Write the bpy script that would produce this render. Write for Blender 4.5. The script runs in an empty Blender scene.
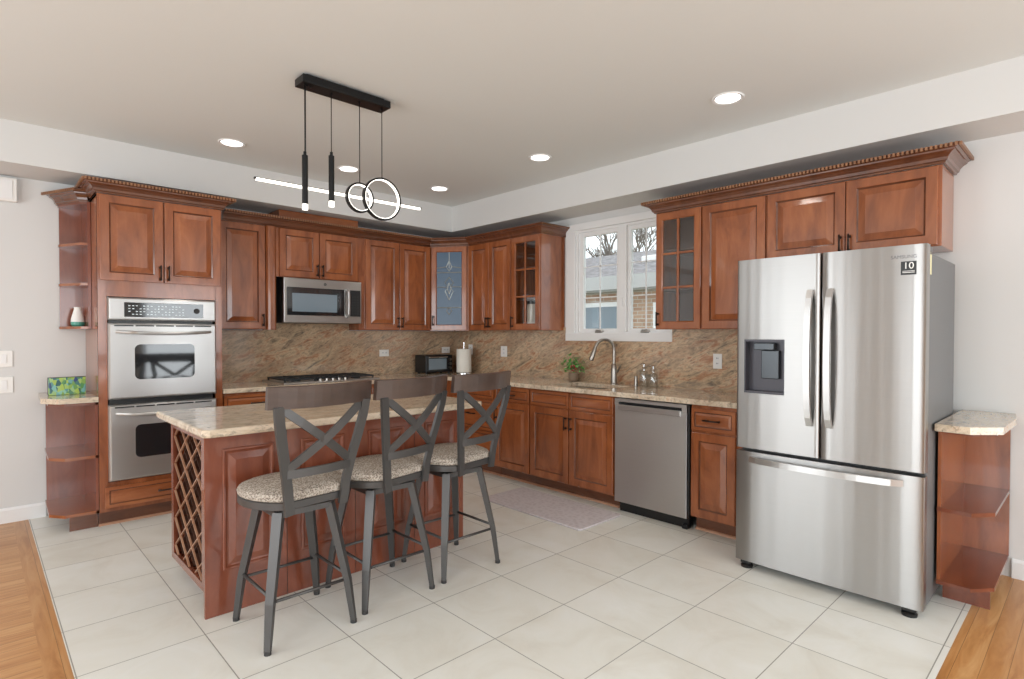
import bpy, bmesh, math, random
from mathutils import Vector, Matrix
random.seed(7)
C = bpy.context.scene.collection
SC = bpy.context.scene
PI = math.pi

# ------------------------------------------------------------------ camera
F_PX, CY = 564.25, 343.3
RT = (0.7241684, -0.6896215, 0.0015358)
DN = (-0.0097632, -0.0124790, -0.9998745)
FW = (0.6895541, 0.7240625, -0.0157698)
cam = bpy.data.cameras.new('camera'); cam.sensor_width = 36.0
cam.lens = F_PX / 1024 * 36.0
cam.shift_y = (CY - 339.5) / 1024
cam.clip_start = 0.05
camo = bpy.data.objects.new('camera', cam); C.objects.link(camo)
camo.matrix_world = Matrix(((RT[0], -DN[0], -FW[0], 0), (RT[1], -DN[1], -FW[1], 0), (RT[2], -DN[2], -FW[2], 1.35), (0, 0, 0, 1)))
SC.camera = camo
# ------------------------------------------------------------------ light and exposure
SC.view_settings.view_transform = 'Standard'; SC.view_settings.look = 'None'
SC.view_settings.gamma = 1; SC.view_settings.use_curve_mapping = False
SC.view_settings.exposure = -0.22
world = bpy.data.worlds.new('overcast_sky'); SC.world = world; world.use_nodes = True
bg = world.node_tree.nodes['Background']; bg.inputs[0].default_value = (0.92, 0.96, 1.0, 1); bg.inputs[1].default_value = 2.3

def area(name, loc, target, sx, sy, power, col=(1, 1, 1)):
    l = bpy.data.lights.new(name, 'AREA'); l.shape = 'RECTANGLE'; l.size = sx; l.size_y = sy; l.energy = power; l.color = col
    o = bpy.data.objects.new(name, l); C.objects.link(o); o.location = loc
    o.rotation_euler = (Vector(target) - Vector(loc)).to_track_quat('-Z', 'Y').to_euler()
    return o
# added fill lights at unseen windows behind the camera and on the left
area('fill_light_rear', (0.6, -2.74, 1.35), (0.6, 3, 1.2), 2.2, 1.9, 82, (0.90, 0.965, 1.0))
area('fill_light_rear', (2.95, -2.74, 1.35), (2.95, 3, 1.2), 1.3, 1.9, 46, (0.90, 0.965, 1.0))
area('fill_light_side', (-2.74, 0.4, 1.35), (3, 0.4, 1.2), 2.2, 1.9, 82, (0.90, 0.965, 1.0))
area('fill_light_side', (-2.74, 3.4, 1.35), (3, 3.4, 1.2), 1.8, 1.9, 58, (0.90, 0.965, 1.0))

# ------------------------------------------------------------------ node helpers
def mat(name):
    m = bpy.data.materials.new(name); m.use_nodes = True
    nt = m.node_tree; b = nt.nodes['Principled BSDF']
    return m, nt, b
def N(nt, t, **kw):
    n = nt.nodes.new(t)
    for k, v in kw.items():
        if k in n.inputs: n.inputs[k].default_value = v
        else: setattr(n, k, v)
    return n
def L(nt, a, b): nt.links.new(a, b)
def ramp(nt, fac, stops):
    r = nt.nodes.new('ShaderNodeValToRGB'); e = r.color_ramp.elements
    while len(e) < len(stops): e.new(0.5)
    for i, (p, c) in enumerate(stops): e[i].position = p; e[i].color = (*c, 1)
    L(nt, fac, r.inputs[0]); return r.outputs[0]
def coords(nt, scale=(1, 1, 1), rot=(0, 0, 0), rand=False, kind='Object'):
    t = nt.nodes.new('ShaderNodeTexCoord'); mp = nt.nodes.new('ShaderNodeMapping')
    mp.inputs['Scale'].default_value = scale; mp.inputs['Rotation'].default_value = rot
    L(nt, t.outputs[kind], mp.inputs[0])
    if rand:
        oi = nt.nodes.new('ShaderNodeObjectInfo'); mu = N(nt, 'ShaderNodeMath', operation='MULTIPLY'); mu.inputs[1].default_value = 37.0
        L(nt, oi.outputs['Random'], mu.inputs[0]); L(nt, mu.outputs[0], mp.inputs['Location'])
    return mp.outputs[0]
def noise(nt, vec, scale=1, detail=4, rough=0.55, dist=0):
    n = nt.nodes.new('ShaderNodeTexNoise'); n.inputs['Scale'].default_value = scale; n.inputs['Detail'].default_value = detail
    n.inputs['Roughness'].default_value = rough; n.inputs['Distortion'].default_value = dist
    L(nt, vec, n.inputs['Vector']); return n.outputs[0]
def mixc(nt, fac, a, b, blend='MIX'):
    m = nt.nodes.new('ShaderNodeMix'); m.data_type = 'RGBA'; m.blend_type = blend
    for sock, v in ((m.inputs[0], fac), (m.inputs[6], a), (m.inputs[7], b)):
        if hasattr(v, 'links'): L(nt, v, sock)
        elif isinstance(v, (int, float)): sock.default_value = v
        else: sock.default_value = (*v, 1)
    return m.outputs[2]
def math_n(nt, op, a, b=None):
    m = nt.nodes.new('ShaderNodeMath'); m.operation = op
    for i, v in enumerate((a, b)):
        if v is None: continue
        if hasattr(v, 'links'): L(nt, v, m.inputs[i])
        else: m.inputs[i].default_value = v
    return m.outputs[0]
def bump(nt, b, h, strength=0.1, dist=0.01):
    n = nt.nodes.new('ShaderNodeBump'); n.inputs['Strength'].default_value = strength; n.inputs['Distance'].default_value = dist
    L(nt, h, n.inputs['Height']); L(nt, n.outputs[0], b.inputs['Normal'])
def plain(name, col, rough=0.5, metal=0.0, spec=0.5, coat=0.0, emit=None, es=0):
    m, nt, b = mat(name); b.inputs['Base Color'].default_value = (*col, 1); b.inputs['Roughness'].default_value = rough
    b.inputs['Metallic'].default_value = metal; b.inputs['Specular IOR Level'].default_value = spec; b.inputs['Coat Weight'].default_value = coat
    if emit: b.inputs['Emission Color'].default_value = (*emit, 1); b.inputs['Emission Strength'].default_value = es
    return m
def S(r, g, b):      # sRGB 0-255 to linear
    f = lambda c: c / 12.92 if c <= 0.04045 else ((c + 0.055) / 1.055) ** 2.4
    return (f(r / 255), f(g / 255), f(b / 255))

M = {}
def wood(name, dark, mid, light, horiz=False, rough=0.24, coat=0.55):
    m, nt, b = mat(name)
    v = coords(nt, (1.4, 5, 5) if horiz else (5, 5, 1.4), rand=True)
    n1 = noise(nt, v, 1.6, 6, 0.6, 0.8)
    v2 = coords(nt, (4, 60, 60) if horiz else (60, 60, 4), rand=True)
    n2 = noise(nt, v2, 1.0, 3, 0.6)
    c1 = ramp(nt, n1, [(0.25, dark), (0.52, mid), (0.8, light)])
    c2 = mixc(nt, math_n(nt, 'MULTIPLY', n2, 0.35), c1, dark)
    L(nt, c2, b.inputs['Base Color']); b.inputs['Roughness'].default_value = rough
    b.inputs['Coat Weight'].default_value = coat; b.inputs['Coat Roughness'].default_value = 0.07
    bump(nt, b, n2, 0.03, 0.002)
    return m
M['wood'] = wood('cherry_wood', S(110, 57, 30), S(154, 87, 48), S(182, 111, 65))
M['wood_h'] = wood('cherry_wood_level', S(110, 57, 30), S(154, 87, 48), S(182, 111, 65), True)
M['redwood'] = wood('red_cherry_wood', S(102, 52, 36), S(132, 70, 48), S(150, 86, 60))
M['redwood_h'] = wood('red_cherry_wood_level', S(96, 48, 32), S(124, 66, 44), S(144, 82, 56), True)
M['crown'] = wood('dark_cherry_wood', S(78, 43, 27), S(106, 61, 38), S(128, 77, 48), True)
M['light_wood'] = wood('light_edge_wood', S(160, 112, 84), S(186, 140, 112), S(204, 162, 134), True, 0.3, 0.3)
M['dentil'] = wood('dentil_wood', S(126, 84, 56), S(150, 106, 74), S(168, 124, 90), True, 0.3, 0.3)
M['inside'] = plain('cabinet_inside', S(76, 46, 33), 0.5)
def granite(name, back):
    m, nt, b = mat(name)
    if back:
        t = nt.nodes.new('ShaderNodeTexCoord'); sp = nt.nodes.new('ShaderNodeSeparateXYZ'); L(nt, t.outputs['Object'], sp.inputs[0])
        s = math_n(nt, 'SUBTRACT', sp.outputs[0], sp.outputs[1])
        cb = nt.nodes.new('ShaderNodeCombineXYZ'); L(nt, s, cb.inputs[0]); L(nt, sp.outputs[2], cb.inputs[1])
        mp = nt.nodes.new('ShaderNodeMapping'); mp.inputs['Rotation'].default_value = (0, 0, -0.38); L(nt, cb.outputs[0], mp.inputs[0])
        mp2 = nt.nodes.new('ShaderNodeMapping'); mp2.inputs['Scale'].default_value = (5, 15, 1); L(nt, mp.outputs[0], mp2.inputs[0]); v = mp2.outputs[0]
        mp3 = nt.nodes.new('ShaderNodeMapping'); mp3.inputs['Scale'].default_value = (26, 60, 1); L(nt, mp.outputs[0], mp3.inputs[0]); vf = mp3.outputs[0]
        st = [(0.28, S(104, 96, 86)), (0.41, S(174, 150, 122)), (0.52, S(204, 176, 144)), (0.60, S(184, 140, 108)), (0.74, S(158, 106, 78))]
        dk = S(96, 88, 80)
    else:
        v = coords(nt, (3.5, 10, 9)); vf = coords(nt, (26, 56, 56))
        st = [(0.28, S(150, 138, 126)), (0.42, S(202, 184, 160)), (0.55, S(222, 206, 184)), (0.66, S(210, 180, 152)), (0.8, S(194, 152, 124))]
        dk = S(96, 86, 78)
    n1 = noise(nt, v, 1.0, 8, 0.62, 1.3); c = ramp(nt, n1, st)
    n0 = noise(nt, v, 0.22, 4, 0.6, 1.6); c = mixc(nt, ramp(nt, n0, [(0.46, (0, 0, 0)), (0.66, (.6, .6, .6))]), c, S(150, 120, 98) if back else S(176, 150, 128))
    n2 = noise(nt, vf, 1.0, 5, 0.7, 0.6); f2 = ramp(nt, n2, [(0.36, (1, 1, 1)), (0.47, (0, 0, 0))])
    c = mixc(nt, math_n(nt, 'MULTIPLY', f2, 0.55), c, dk)
    f3 = ramp(nt, n2, [(0.58, (0, 0, 0)), (0.68, (1, 1, 1))]); c = mixc(nt, math_n(nt, 'MULTIPLY', f3, 0.5), c, S(224, 208, 182))
    L(nt, c, b.inputs['Base Color']); b.inputs['Roughness'].default_value = 0.12; b.inputs['Coat Weight'].default_value = 0.2
    return m
M['granite'] = granite('beige_granite', False); M['splash'] = granite('tan_granite_slab', True)
def steel(name, col, rough, aniso=0.5, wav=0.05):
    m, nt, b = mat(name)
    b.inputs['Metallic'].default_value = 1.0
    v = coords(nt, (1, 1, 160)); n = noise(nt, v, 2.0, 3)
    c = mixc(nt, n, tuple(x * 0.93 for x in col), col); L(nt, c, b.inputs['Base Color'])
    b.inputs['Roughness'].default_value = rough; b.inputs['Anisotropic'].default_value = 0.94
    cz = nt.nodes.new('ShaderNodeCombineXYZ'); cz.inputs[2].default_value = 1.0; L(nt, cz.outputs[0], b.inputs['Tangent'])
    v2 = coords(nt, (6, 6, 0.12)); n2 = noise(nt, v2, 1.0, 2); bump(nt, b, n2, wav, 0.02)
    return m
M['steel'] = steel('brushed_steel', S(206, 205, 204), 0.33, wav=.05)
M['steel_fridge'] = steel('brushed_steel_door', S(172, 170, 168), 0.30, wav=0.12)
M['steel_dw'] = steel('brushed_steel_dishwasher', S(226, 225, 224), 0.5, wav=.06)
M['nickel'] = plain('brushed_nickel', S(168, 163, 156), 0.34, 1.0)
M['chrome'] = plain('chrome', S(215, 215, 215), 0.08, 1.0)
M['bronze'] = plain('dark_bronze', S(52, 38, 30), 0.4, 0.6)
M['black'] = plain('black_plastic', S(22, 22, 23), 0.35)
M['blackglass'] = plain('black_glass', S(30, 32, 34), 0.06, 0, 0.6, 0.5)
M['fr_side'] = plain('grey_painted_steel', S(112, 112, 113), 0.42, 0.3)
M['grate'] = plain('cast_iron', S(34, 35, 37), 0.5, 0.2)
M['stoolmetal'] = plain('pewter_metal', S(84, 82, 81), 0.40, 0.55)
M['crest'] = wood('dark_stained_wood', S(58, 45, 40), S(74, 59, 52), S(90, 73, 64), True, 0.35, 0.3)
M['rubber'] = plain('dark_rubber', S(50, 49, 49), 0.7)
def fabric():
    m, nt, b = mat('patterned_upholstery'); v = coords(nt, (1, 1, 1))
    vo = nt.nodes.new('ShaderNodeTexVoronoi'); vo.inputs['Scale'].default_value = 130; L(nt, v, vo.inputs['Vector'])
    c = ramp(nt, vo.outputs[0], [(0.2, S(112, 100, 92)), (0.45, S(158, 146, 134)), (0.7, S(190, 180, 168))])
    L(nt, c, b.inputs['Base Color']); b.inputs['Roughness'].default_value = 0.95; b.inputs['Specular IOR Level'].default_value = 0.1
    bump(nt, b, vo.outputs[0], 0.3, 0.004); return m
M['fabric'] = fabric()
def paint(name, col, sc=60):
    m, nt, b = mat(name); n = noise(nt, coords(nt), sc, 3); b.inputs['Base Color'].default_value = (*col, 1); b.inputs['Roughness'].default_value = 0.75
    b.inputs['Specular IOR Level'].default_value = 0.25; bump(nt, b, n, 0.04, 0.003); return m
M['wall'] = paint('greige_wall_paint', S(216, 215, 213)); M['ceil'] = paint('ceiling_paint', S(225, 226, 223)); M['trim'] = plain('white_trim_paint', S(234, 233, 232), 0.4)
M['white'] = plain('white_plastic', S(236, 234, 230), 0.4)
def tile():
    m, nt, b = mat('cream_floor_tile'); t = nt.nodes.new('ShaderNodeTexCoord'); sp = nt.nodes.new('ShaderNodeSeparateXYZ'); L(nt, t.outputs['Object'], sp.inputs[0])
    T = 0.4608
    ux = math_n(nt, 'DIVIDE', math_n(nt, 'SUBTRACT', sp.outputs[0], 2.1195 - 20 * T), T); uy = math_n(nt, 'DIVIDE', math_n(nt, 'SUBTRACT', sp.outputs[1], 1.848 - 20 * T), T)
    def edge(u):
        fr = math_n(nt, 'FRACT', u); d = math_n(nt, 'ABSOLUTE', math_n(nt, 'SUBTRACT', fr, 0.5)); return math_n(nt, 'GREATER_THAN', d, 0.5 - 0.0048)
    g = math_n(nt, 'MAXIMUM', edge(ux), edge(uy))
    cb = nt.nodes.new('ShaderNodeCombineXYZ'); L(nt, math_n(nt, 'FLOOR', ux), cb.inputs[0]); L(nt, math_n(nt, 'FLOOR', uy), cb.inputs[1])
    wn = nt.nodes.new('ShaderNodeTexWhiteNoise'); L(nt, cb.outputs[0], wn.inputs['Vector'])
    va = nt.nodes.new('ShaderNodeVectorMath'); va.operation = 'MULTIPLY_ADD'; L(nt, wn.outputs['Color'], va.inputs[0]); va.inputs[1].default_value = (9, 9, 9); L(nt, t.outputs['Object'], va.inputs[2])
    n = noise(nt, va.outputs[0], 3.0, 6, 0.6, 0.8)
    c = ramp(nt, n, [(0.3, S(218, 214, 204)), (0.5, S(227, 225, 217)), (0.72, S(232, 231, 226))])
    c = mixc(nt, math_n(nt, 'MULTIPLY', wn.outputs['Value'], 0.12), c, S(205, 198, 180)); c = mixc(nt, g, c, S(150, 147, 138))
    L(nt, c, b.inputs['Base Color']); b.inputs['Roughness'].default_value = 0.33; b.inputs['Specular IOR Level'].default_value = 0.4
    return m
M['tile'] = tile()
def planks(name, along_y, dark, mid, light):
    m, nt, b = mat(name); t = nt.nodes.new('ShaderNodeTexCoord'); sp = nt.nodes.new('ShaderNodeSeparateXYZ'); L(nt, t.outputs['Object'], sp.inputs[0])
    a, c_ = (sp.outputs[1], sp.outputs[0]) if along_y else (sp.outputs[0], sp.outputs[1])
    row = math_n(nt, 'FLOOR', math_n(nt, 'DIVIDE', c_, 0.082)); fr = math_n(nt, 'FRACT', math_n(nt, 'DIVIDE', c_, 0.082))
    gap = math_n(nt, 'LESS_THAN', fr, 0.022)
    wn = nt.nodes.new('ShaderNodeTexWhiteNoise'); wn.noise_dimensions = '1D'; L(nt, row, wn.inputs['W'])
    cb = nt.nodes.new('ShaderNodeCombineXYZ'); L(nt, math_n(nt, 'MULTIPLY', a, 1.6), cb.inputs[0]); L(nt, math_n(nt, 'MULTIPLY', c_, 16.0), cb.inputs[1]); L(nt, math_n(nt, 'MULTIPLY', wn.outputs['Value'], 20.0), cb.inputs[2])
    n = noise(nt, cb.outputs[0], 1.2, 5, 0.6, 1.2); c = ramp(nt, n, [(0.3, dark), (0.5, mid), (0.75, light)])
    c = mixc(nt, math_n(nt, 'MULTIPLY', wn.outputs['Value'], 0.35), c, dark); c = mixc(nt, gap, c, tuple(x * 0.5 for x in dark))
    L(nt, c, b.inputs['Base Color']); b.inputs['Roughness'].default_value = 0.3; return m
OAK = (S(168, 112, 60), S(196, 142, 88), S(212, 166, 114))
M['oak_x'] = planks('oak_floor_planks', False, *OAK); M['oak_y'] = planks('oak_border_planks', True, *OAK)
def glass(name, tint, gl=0.08, rough=0.02):
    m, nt, b = mat(name); nt.nodes.remove(b); out = nt.nodes['Material Output']
    tr = nt.nodes.new('ShaderNodeBsdfTransparent'); tr.inputs[0].default_value = (*tint, 1)
    gs = nt.nodes.new('ShaderNodeBsdfGlossy'); gs.inputs['Roughness'].default_value = rough
    mx = nt.nodes.new('ShaderNodeMixShader'); mx.inputs[0].default_value = gl
    L(nt, tr.outputs[0], mx.inputs[1]); L(nt, gs.outputs[0], mx.inputs[2]); L(nt, mx.outputs[0], out.inputs[0]); return m
M['pane'] = glass('window_glass', (0.95, 0.97, 0.97), 0.05); M['cabglass'] = glass('cabinet_glass', (0.95, 0.96, 0.97), 0.08)
M['bottle'] = glass('clear_bottle_glass', (0.86, 0.88, 0.88), 0.16)
M['leaded'] = plain('textured_blue_grey_glass', S(80, 102, 124), 0.3, 0, 0.4, 0.0); M['lead'] = plain('lead_came', S(172, 178, 178), 0.35, 0.7)
M['led'] = plain('lit_led_diffuser', S(255, 250, 238), 0.4, emit=(1, 0.95, 0.86), es=3); M['lamp'] = plain('lit_downlight_lens', (1, 1, 1), 0.4, emit=(1, 0.96, 0.9), es=5)
M['blackmetal'] = plain('black_metal', S(26, 26, 27), 0.4, 0.5)
def rug():
    m, nt, b = mat('lilac_grey_mat'); v = coords(nt, (1, 1, 1)); w = nt.nodes.new('ShaderNodeTexVoronoi'); w.inputs['Scale'].default_value = 32; L(nt, v, w.inputs['Vector'])
    c = ramp(nt, w.outputs[0], [(0.1, S(186, 176, 178)), (0.6, S(202, 194, 196))]); L(nt, c, b.inputs['Base Color']); b.inputs['Roughness'].default_value = 0.8; bump(nt, b, w.outputs[0], 0.3, 0.004); return m
M['rug'] = rug()
M['leaf'] = plain('leaf_green', S(108, 172, 88), 0.5); M['berry'] = plain('red_berry', S(150, 62, 48), 0.4); M['pot'] = plain('stone_pot', S(136, 116, 96), 0.7)
M['teal'] = plain('teal_glaze', S(74, 150, 130), 0.3); M['cream'] = plain('cream_ceramic', S(226, 214, 196), 0.4); M['paper'] = plain('white_paper', S(232, 228, 218), 0.9)
M['granitedge'] = M['granite']
def leafart():
    m, nt, b = mat('leaf_pattern_paint'); v = coords(nt, (34, 34, 22), rot=(0.3, 0.6, 0.2)); vo = nt.nodes.new('ShaderNodeTexVoronoi'); vo.inputs['Scale'].default_value = 1.6; L(nt, v, vo.inputs['Vector'])
    sp = nt.nodes.new('ShaderNodeSeparateColor'); L(nt, vo.outputs['Color'], sp.inputs[0])
    c = ramp(nt, sp.outputs[0], [(0.0, S(40, 84, 84)), (0.25, S(126, 190, 186)), (0.5, S(170, 196, 90)), (0.75, S(90, 150, 90)), (1.0, S(52, 70, 120))]); L(nt, c, b.inputs['Base Color']); b.inputs['Roughness'].default_value = 0.15; return m
M['art'] = leafart()
def brick():
    m, nt, b = mat('buff_brick'); t = nt.nodes.new('ShaderNodeTexCoord'); sp = nt.nodes.new('ShaderNodeSeparateXYZ'); L(nt, t.outputs['Object'], sp.inputs[0])
    cb = nt.nodes.new('ShaderNodeCombineXYZ'); L(nt, sp.outputs[1], cb.inputs[0]); L(nt, sp.outputs[2], cb.inputs[1])
    br = nt.nodes.new('ShaderNodeTexBrick'); br.inputs['Scale'].default_value = 1.0; br.inputs['Brick Width'].default_value = 0.22; br.inputs['Row Height'].default_value = 0.08; br.inputs['Mortar Size'].default_value = 0.008
    br.inputs['Color1'].default_value = (*S(190, 160, 136), 1); br.inputs['Color2'].default_value = (*S(168, 134, 112), 1); br.inputs['Mortar'].default_value = (*S(196, 190, 180), 1)
    L(nt, cb.outputs[0], br.inputs[0]); L(nt, br.outputs[0], b.inputs['Base Color']); b.inputs['Roughness'].default_value = 0.9; return m
M['brick'] = brick()
def shingle():
    m, nt, b = mat('grey_roof_shingles'); n = noise(nt, coords(nt, (7, 2, 7)), 3, 6); c = ramp(nt, n, [(0.38, S(104, 100, 102)), (0.62, S(164, 160, 160))]); L(nt, c, b.inputs['Base Color']); b.inputs['Roughness'].default_value = 0.95; return m
M['roof'] = shingle(); M['bark'] = plain('grey_bark', S(128, 118, 110), 0.9); M['grass'] = plain('winter_lawn', S(120, 124, 88), 0.95); M['farglass'] = plain('far_window_glass', S(120, 134, 144), 0.1)

# ------------------------------------------------------------------ geometry helpers
class MB:
    def __init__(s): s.bm = bmesh.new(); s.mi = 0; s.sm = False
    def _add(s, vs, fs, smooth=None):
        v = [s.bm.verts.new(p) for p in vs]
        for f in fs:
            try: fc = s.bm.faces.new([v[i] for i in f]); fc.material_index = s.mi; fc.smooth = s.sm if smooth is None else smooth
            except ValueError: pass
        return v
    def box(s, x0, x1, y0, y1, z0, z1, bev=0.0):
        x0, x1 = sorted((x0, x1)); y0, y1 = sorted((y0, y1)); z0, z1 = sorted((z0, z1))
        b = min(bev, (x1 - x0) / 2.01, (y1 - y0) / 2.01, (z1 - z0) / 2.01)
        P = [(x, y, z) for z in (z0, z1) for y in (y0, y1) for x in (x0, x1)]
        if b <= 0:
            s._add(P, [(0, 2, 3, 1), (4, 5, 7, 6), (0, 1, 5, 4), (2, 6, 7, 3), (0, 4, 6, 2), (1, 3, 7, 5)]); return
        t = bmesh.new(); vv = [t.verts.new(p) for p in P]
        for f in [(0, 2, 3, 1), (4, 5, 7, 6), (0, 1, 5, 4), (2, 6, 7, 3), (0, 4, 6, 2), (1, 3, 7, 5)]: t.faces.new([vv[i] for i in f])
        bmesh.ops.bevel(t, geom=t.edges[:], offset=b, segments=2, profile=0.5, affect='EDGES'); s.merge(t)
    def merge(s, t, mtx=None):
        t.verts.index_update(); vs = [(mtx @ v.co) if mtx else v.co.copy() for v in t.verts]
        s._add(vs, [[v.index for v in f.verts] for f in t.faces]); t.free()
    def rings(s, w, h, rg, x0=0, z0=0, cap=True, back=True):
        """concentric mitred rectangles in the XZ plane; rg = [(inset, y)...]"""
        R = []
        for i, y in rg:
            R.append([s.bm.verts.new((x0 + a, y, z0 + b)) for a, b in ((i, i), (w - i, i), (w - i, h - i), (i, h - i))])
        def q(vs): f = s.bm.faces.new(vs); f.material_index = s.mi; f.smooth = False
        for A, B in zip(R, R[1:]):
            for k in range(4): q([A[k], A[(k + 1) % 4], B[(k + 1) % 4], B[k]])
        if cap: q(R[-1])
        if back: q(R[0][::-1])
    def prism(s, pts, z0, z1, axis='z', smooth=False):
        """pts polygon; extruded along axis"""
        n = len(pts)
        if axis == 'z': A = [(a, b, z0) for a, b in pts]; B = [(a, b, z1) for a, b in pts]
        elif axis == 'y': A = [(a, z0, b) for a, b in pts]; B = [(a, z1, b) for a, b in pts]
        else: A = [(z0, a, b) for a, b in pts]; B = [(z1, a, b) for a, b in pts]
        v = [s.bm.verts.new(p) for p in A + B]
        for i in range(n):
            f = s.bm.faces.new([v[i], v[(i + 1) % n], v[n + (i + 1) % n], v[n + i]]); f.material_index = s.mi; f.smooth = smooth
        for vs in (v[:n][::-1], v[n:]): f = s.bm.faces.new(vs); f.material_index = s.mi
    def cyl(s, c, r, z0, z1, n=20, axis='z', r2=None):
        r2 = r if r2 is None else r2; A = []; B = []
        for i in range(n):
            a = 2 * PI * i / n; ca, sa = math.cos(a), math.sin(a)
            for arr, rr, z in ((A, r, z0), (B, r2, z1)):
                p = (c[0] + rr * ca, c[1] + rr * sa, z) if axis == 'z' else ((c[0] + rr * ca, z, c[1] + rr * sa) if axis == 'y' else (z, c[0] + rr * ca, c[1] + rr * sa))
                arr.append(s.bm.verts.new(p))
        for i in range(n): f = s.bm.faces.new([A[i], A[(i + 1) % n], B[(i + 1) % n], B[i]]); f.smooth = True; f.material_index = s.mi
        for vs in (A[::-1], B): f = s.bm.faces.new(vs); f.material_index = s.mi
    def lathe(s, prof, c=(0, 0, 0), n=24):
        R = []
        for r, z in prof: R.append([s.bm.verts.new((c[0] + r * math.cos(2 * PI * i / n), c[1] + r * math.sin(2 * PI * i / n), c[2] + z)) for i in range(n)])
        for A, B in zip(R, R[1:]):
            for i in range(n): f = s.bm.faces.new([A[i], A[(i + 1) % n], B[(i + 1) % n], B[i]]); f.smooth = True; f.material_index = s.mi
        for vs in (R[0][::-1], R[-1]): f = s.bm.faces.new(vs); f.material_index = s.mi
    def tube(s, pts, r, n=10, closed=False):
        rr = r if isinstance(r, (list, tuple)) else [r] * len(pts)
        P = [Vector(p) for p in pts]; R = []; up = None
        for i, p in enumerate(P):
            if closed: t = P[(i + 1) % len(P)] - P[i - 1]
            else: t = P[min(i + 1, len(P) - 1)] - P[max(i - 1, 0)]
            t.normalize()
            if up is None: up = Vector((0, 0, 1)) if abs(t.z) < 0.9 else Vector((1, 0, 0))
            a = t.cross(up).normalized(); up = a.cross(t).normalized()
            R.append([s.bm.verts.new(p + rr[i] * (math.cos(2 * PI * k / n) * a + math.sin(2 * PI * k / n) * up)) for k in range(n)])
        pr = list(zip(R, R[1:])) + ([(R[-1], R[0])] if closed else [])
        for A, B in pr:
            for k in range(n): f = s.bm.faces.new([A[k], A[(k + 1) % n], B[(k + 1) % n], B[k]]); f.smooth = True; f.material_index = s.mi
        if not closed:
            for vs in (R[0][::-1], R[-1]): f = s.bm.faces.new(vs); f.material_index = s.mi
    def bar(s, pts, w, t, ref):
        """flat bar along pts: w across the (tangent x ref) side, t along ref; w,t may be lists"""
        P = [Vector(p) for p in pts]; R = []; n = len(P)
        W = w if isinstance(w, (list, tuple)) else [w] * n; T = t if isinstance(t, (list, tuple)) else [t] * n
        for i, p in enumerate(P):
            tg = (P[min(i + 1, n - 1)] - P[max(i - 1, 0)]).normalized(); a = tg.cross(Vector(ref)).normalized(); b = a.cross(tg).normalized()
            R.append([s.bm.verts.new(p + a * (W[i] / 2) * sa + b * (T[i] / 2) * sb) for sa, sb in ((-1, -1), (1, -1), (1, 1), (-1, 1))])
        for A, B in zip(R, R[1:]):
            for k in range(4): f = s.bm.faces.new([A[k], A[(k + 1) % 4], B[(k + 1) % 4], B[k]]); f.material_index = s.mi
        for vs in (R[0][::-1], R[-1]): f = s.bm.faces.new(vs); f.material_index = s.mi
    def build(s, name, mats, parent=None, loc=(0, 0, 0), rz=0.0):
        bmesh.ops.recalc_face_normals(s.bm, faces=s.bm.faces[:])
        for e in s.bm.edges:
            if len(e.link_faces) == 2 and e.calc_face_angle(0) > 0.6: e.smooth = False
        me = bpy.data.meshes.new(name); s.bm.to_mesh(me); s.bm.free()
        for m in (mats if isinstance(mats, (list, tuple)) else [mats]): me.materials.append(M[m] if isinstance(m, str) else m)
        o = bpy.data.objects.new(name, me); C.objects.link(o); o.location = loc; o.rotation_euler = (0, 0, rz)
        if parent: o.parent = parent
        return o
def tag(o, label=None, cat=None, group=None, kind=None):
    for k, v in (('label', label), ('category', cat), ('group', group), ('kind', kind)):
        if v: o[k] = v
    return o
def thing(name, label, cat, loc=(0, 0, 0), rz=0.0, group=None):
    o = bpy.data.objects.new(name, None); o.empty_display_size = 0.1; C.objects.link(o); o.location = loc; o.rotation_euler = (0, 0, rz)
    return tag(o, label, cat, group)
def struct(name, mb, m): return tag(mb.build(name, m), kind='structure')
def text_mesh(name, body, size, m, parent, loc, rot, depth=0.0006):
    cu = bpy.data.curves.new(name, 'FONT'); cu.body = body; cu.size = size; cu.align_x = 'CENTER'; cu.align_y = 'CENTER'; cu.extrude = depth
    t = bpy.data.objects.new(name + '_curve', cu); C.objects.link(t)
    bpy.context.view_layer.update()
    me = bpy.data.meshes.new_from_object(t.evaluated_get(bpy.context.evaluated_depsgraph_get()))
    bpy.data.objects.remove(t); bpy.data.curves.remove(cu); me.name = name; me.materials.clear(); me.materials.append(M[m])
    o = bpy.data.objects.new(name, me); C.objects.link(o); o.location = loc; o.rotation_euler = rot
    if parent: o.parent = parent
    return o

# ------------------------------------------------------------------ the room
XB, YA, ZC, ZS = 4.18, 5.39, 2.743, 2.47          # right wall, back wall, ceiling, soffit underside
SX, SY = 3.796, 4.943                             # soffit faces
XL, YF = -2.8, -2.8
m = MB(); m.box(0.27, XB + .14, 0.4415, YA + .14, -0.06, 0.0); struct('floor', m, 'tile')
m = MB(); m.box(XL, 0.27 - .085, YF, YA + .14, -0.06, 0.0); m.box(0.27 - .085, XB + .14, YF, 0.4415 - .085, -0.06, 0.0); struct('floor_oak', m, 'oak_x')
m = MB(); m.box(0.27 - .085, 0.27, 0.4415 - .085, YA + .14, -0.06, 0.0); struct('trim_1', m, 'oak_y')
m = MB(); m.box(0.27, XB + .14, 0.4415 - .085, 0.4415, -0.06, 0.0); struct('trim_2', m, 'oak_x')
m = MB(); m.box(XL - .1, XB + .14, YF - .1, YA + .14, ZC, ZC + .1); struct('ceiling', m, 'ceil')
m = MB(); m.box(XL - .1, XB + .14, YA, YA + .12, 0, ZC); struct('wall_back', m, 'wall')
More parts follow.
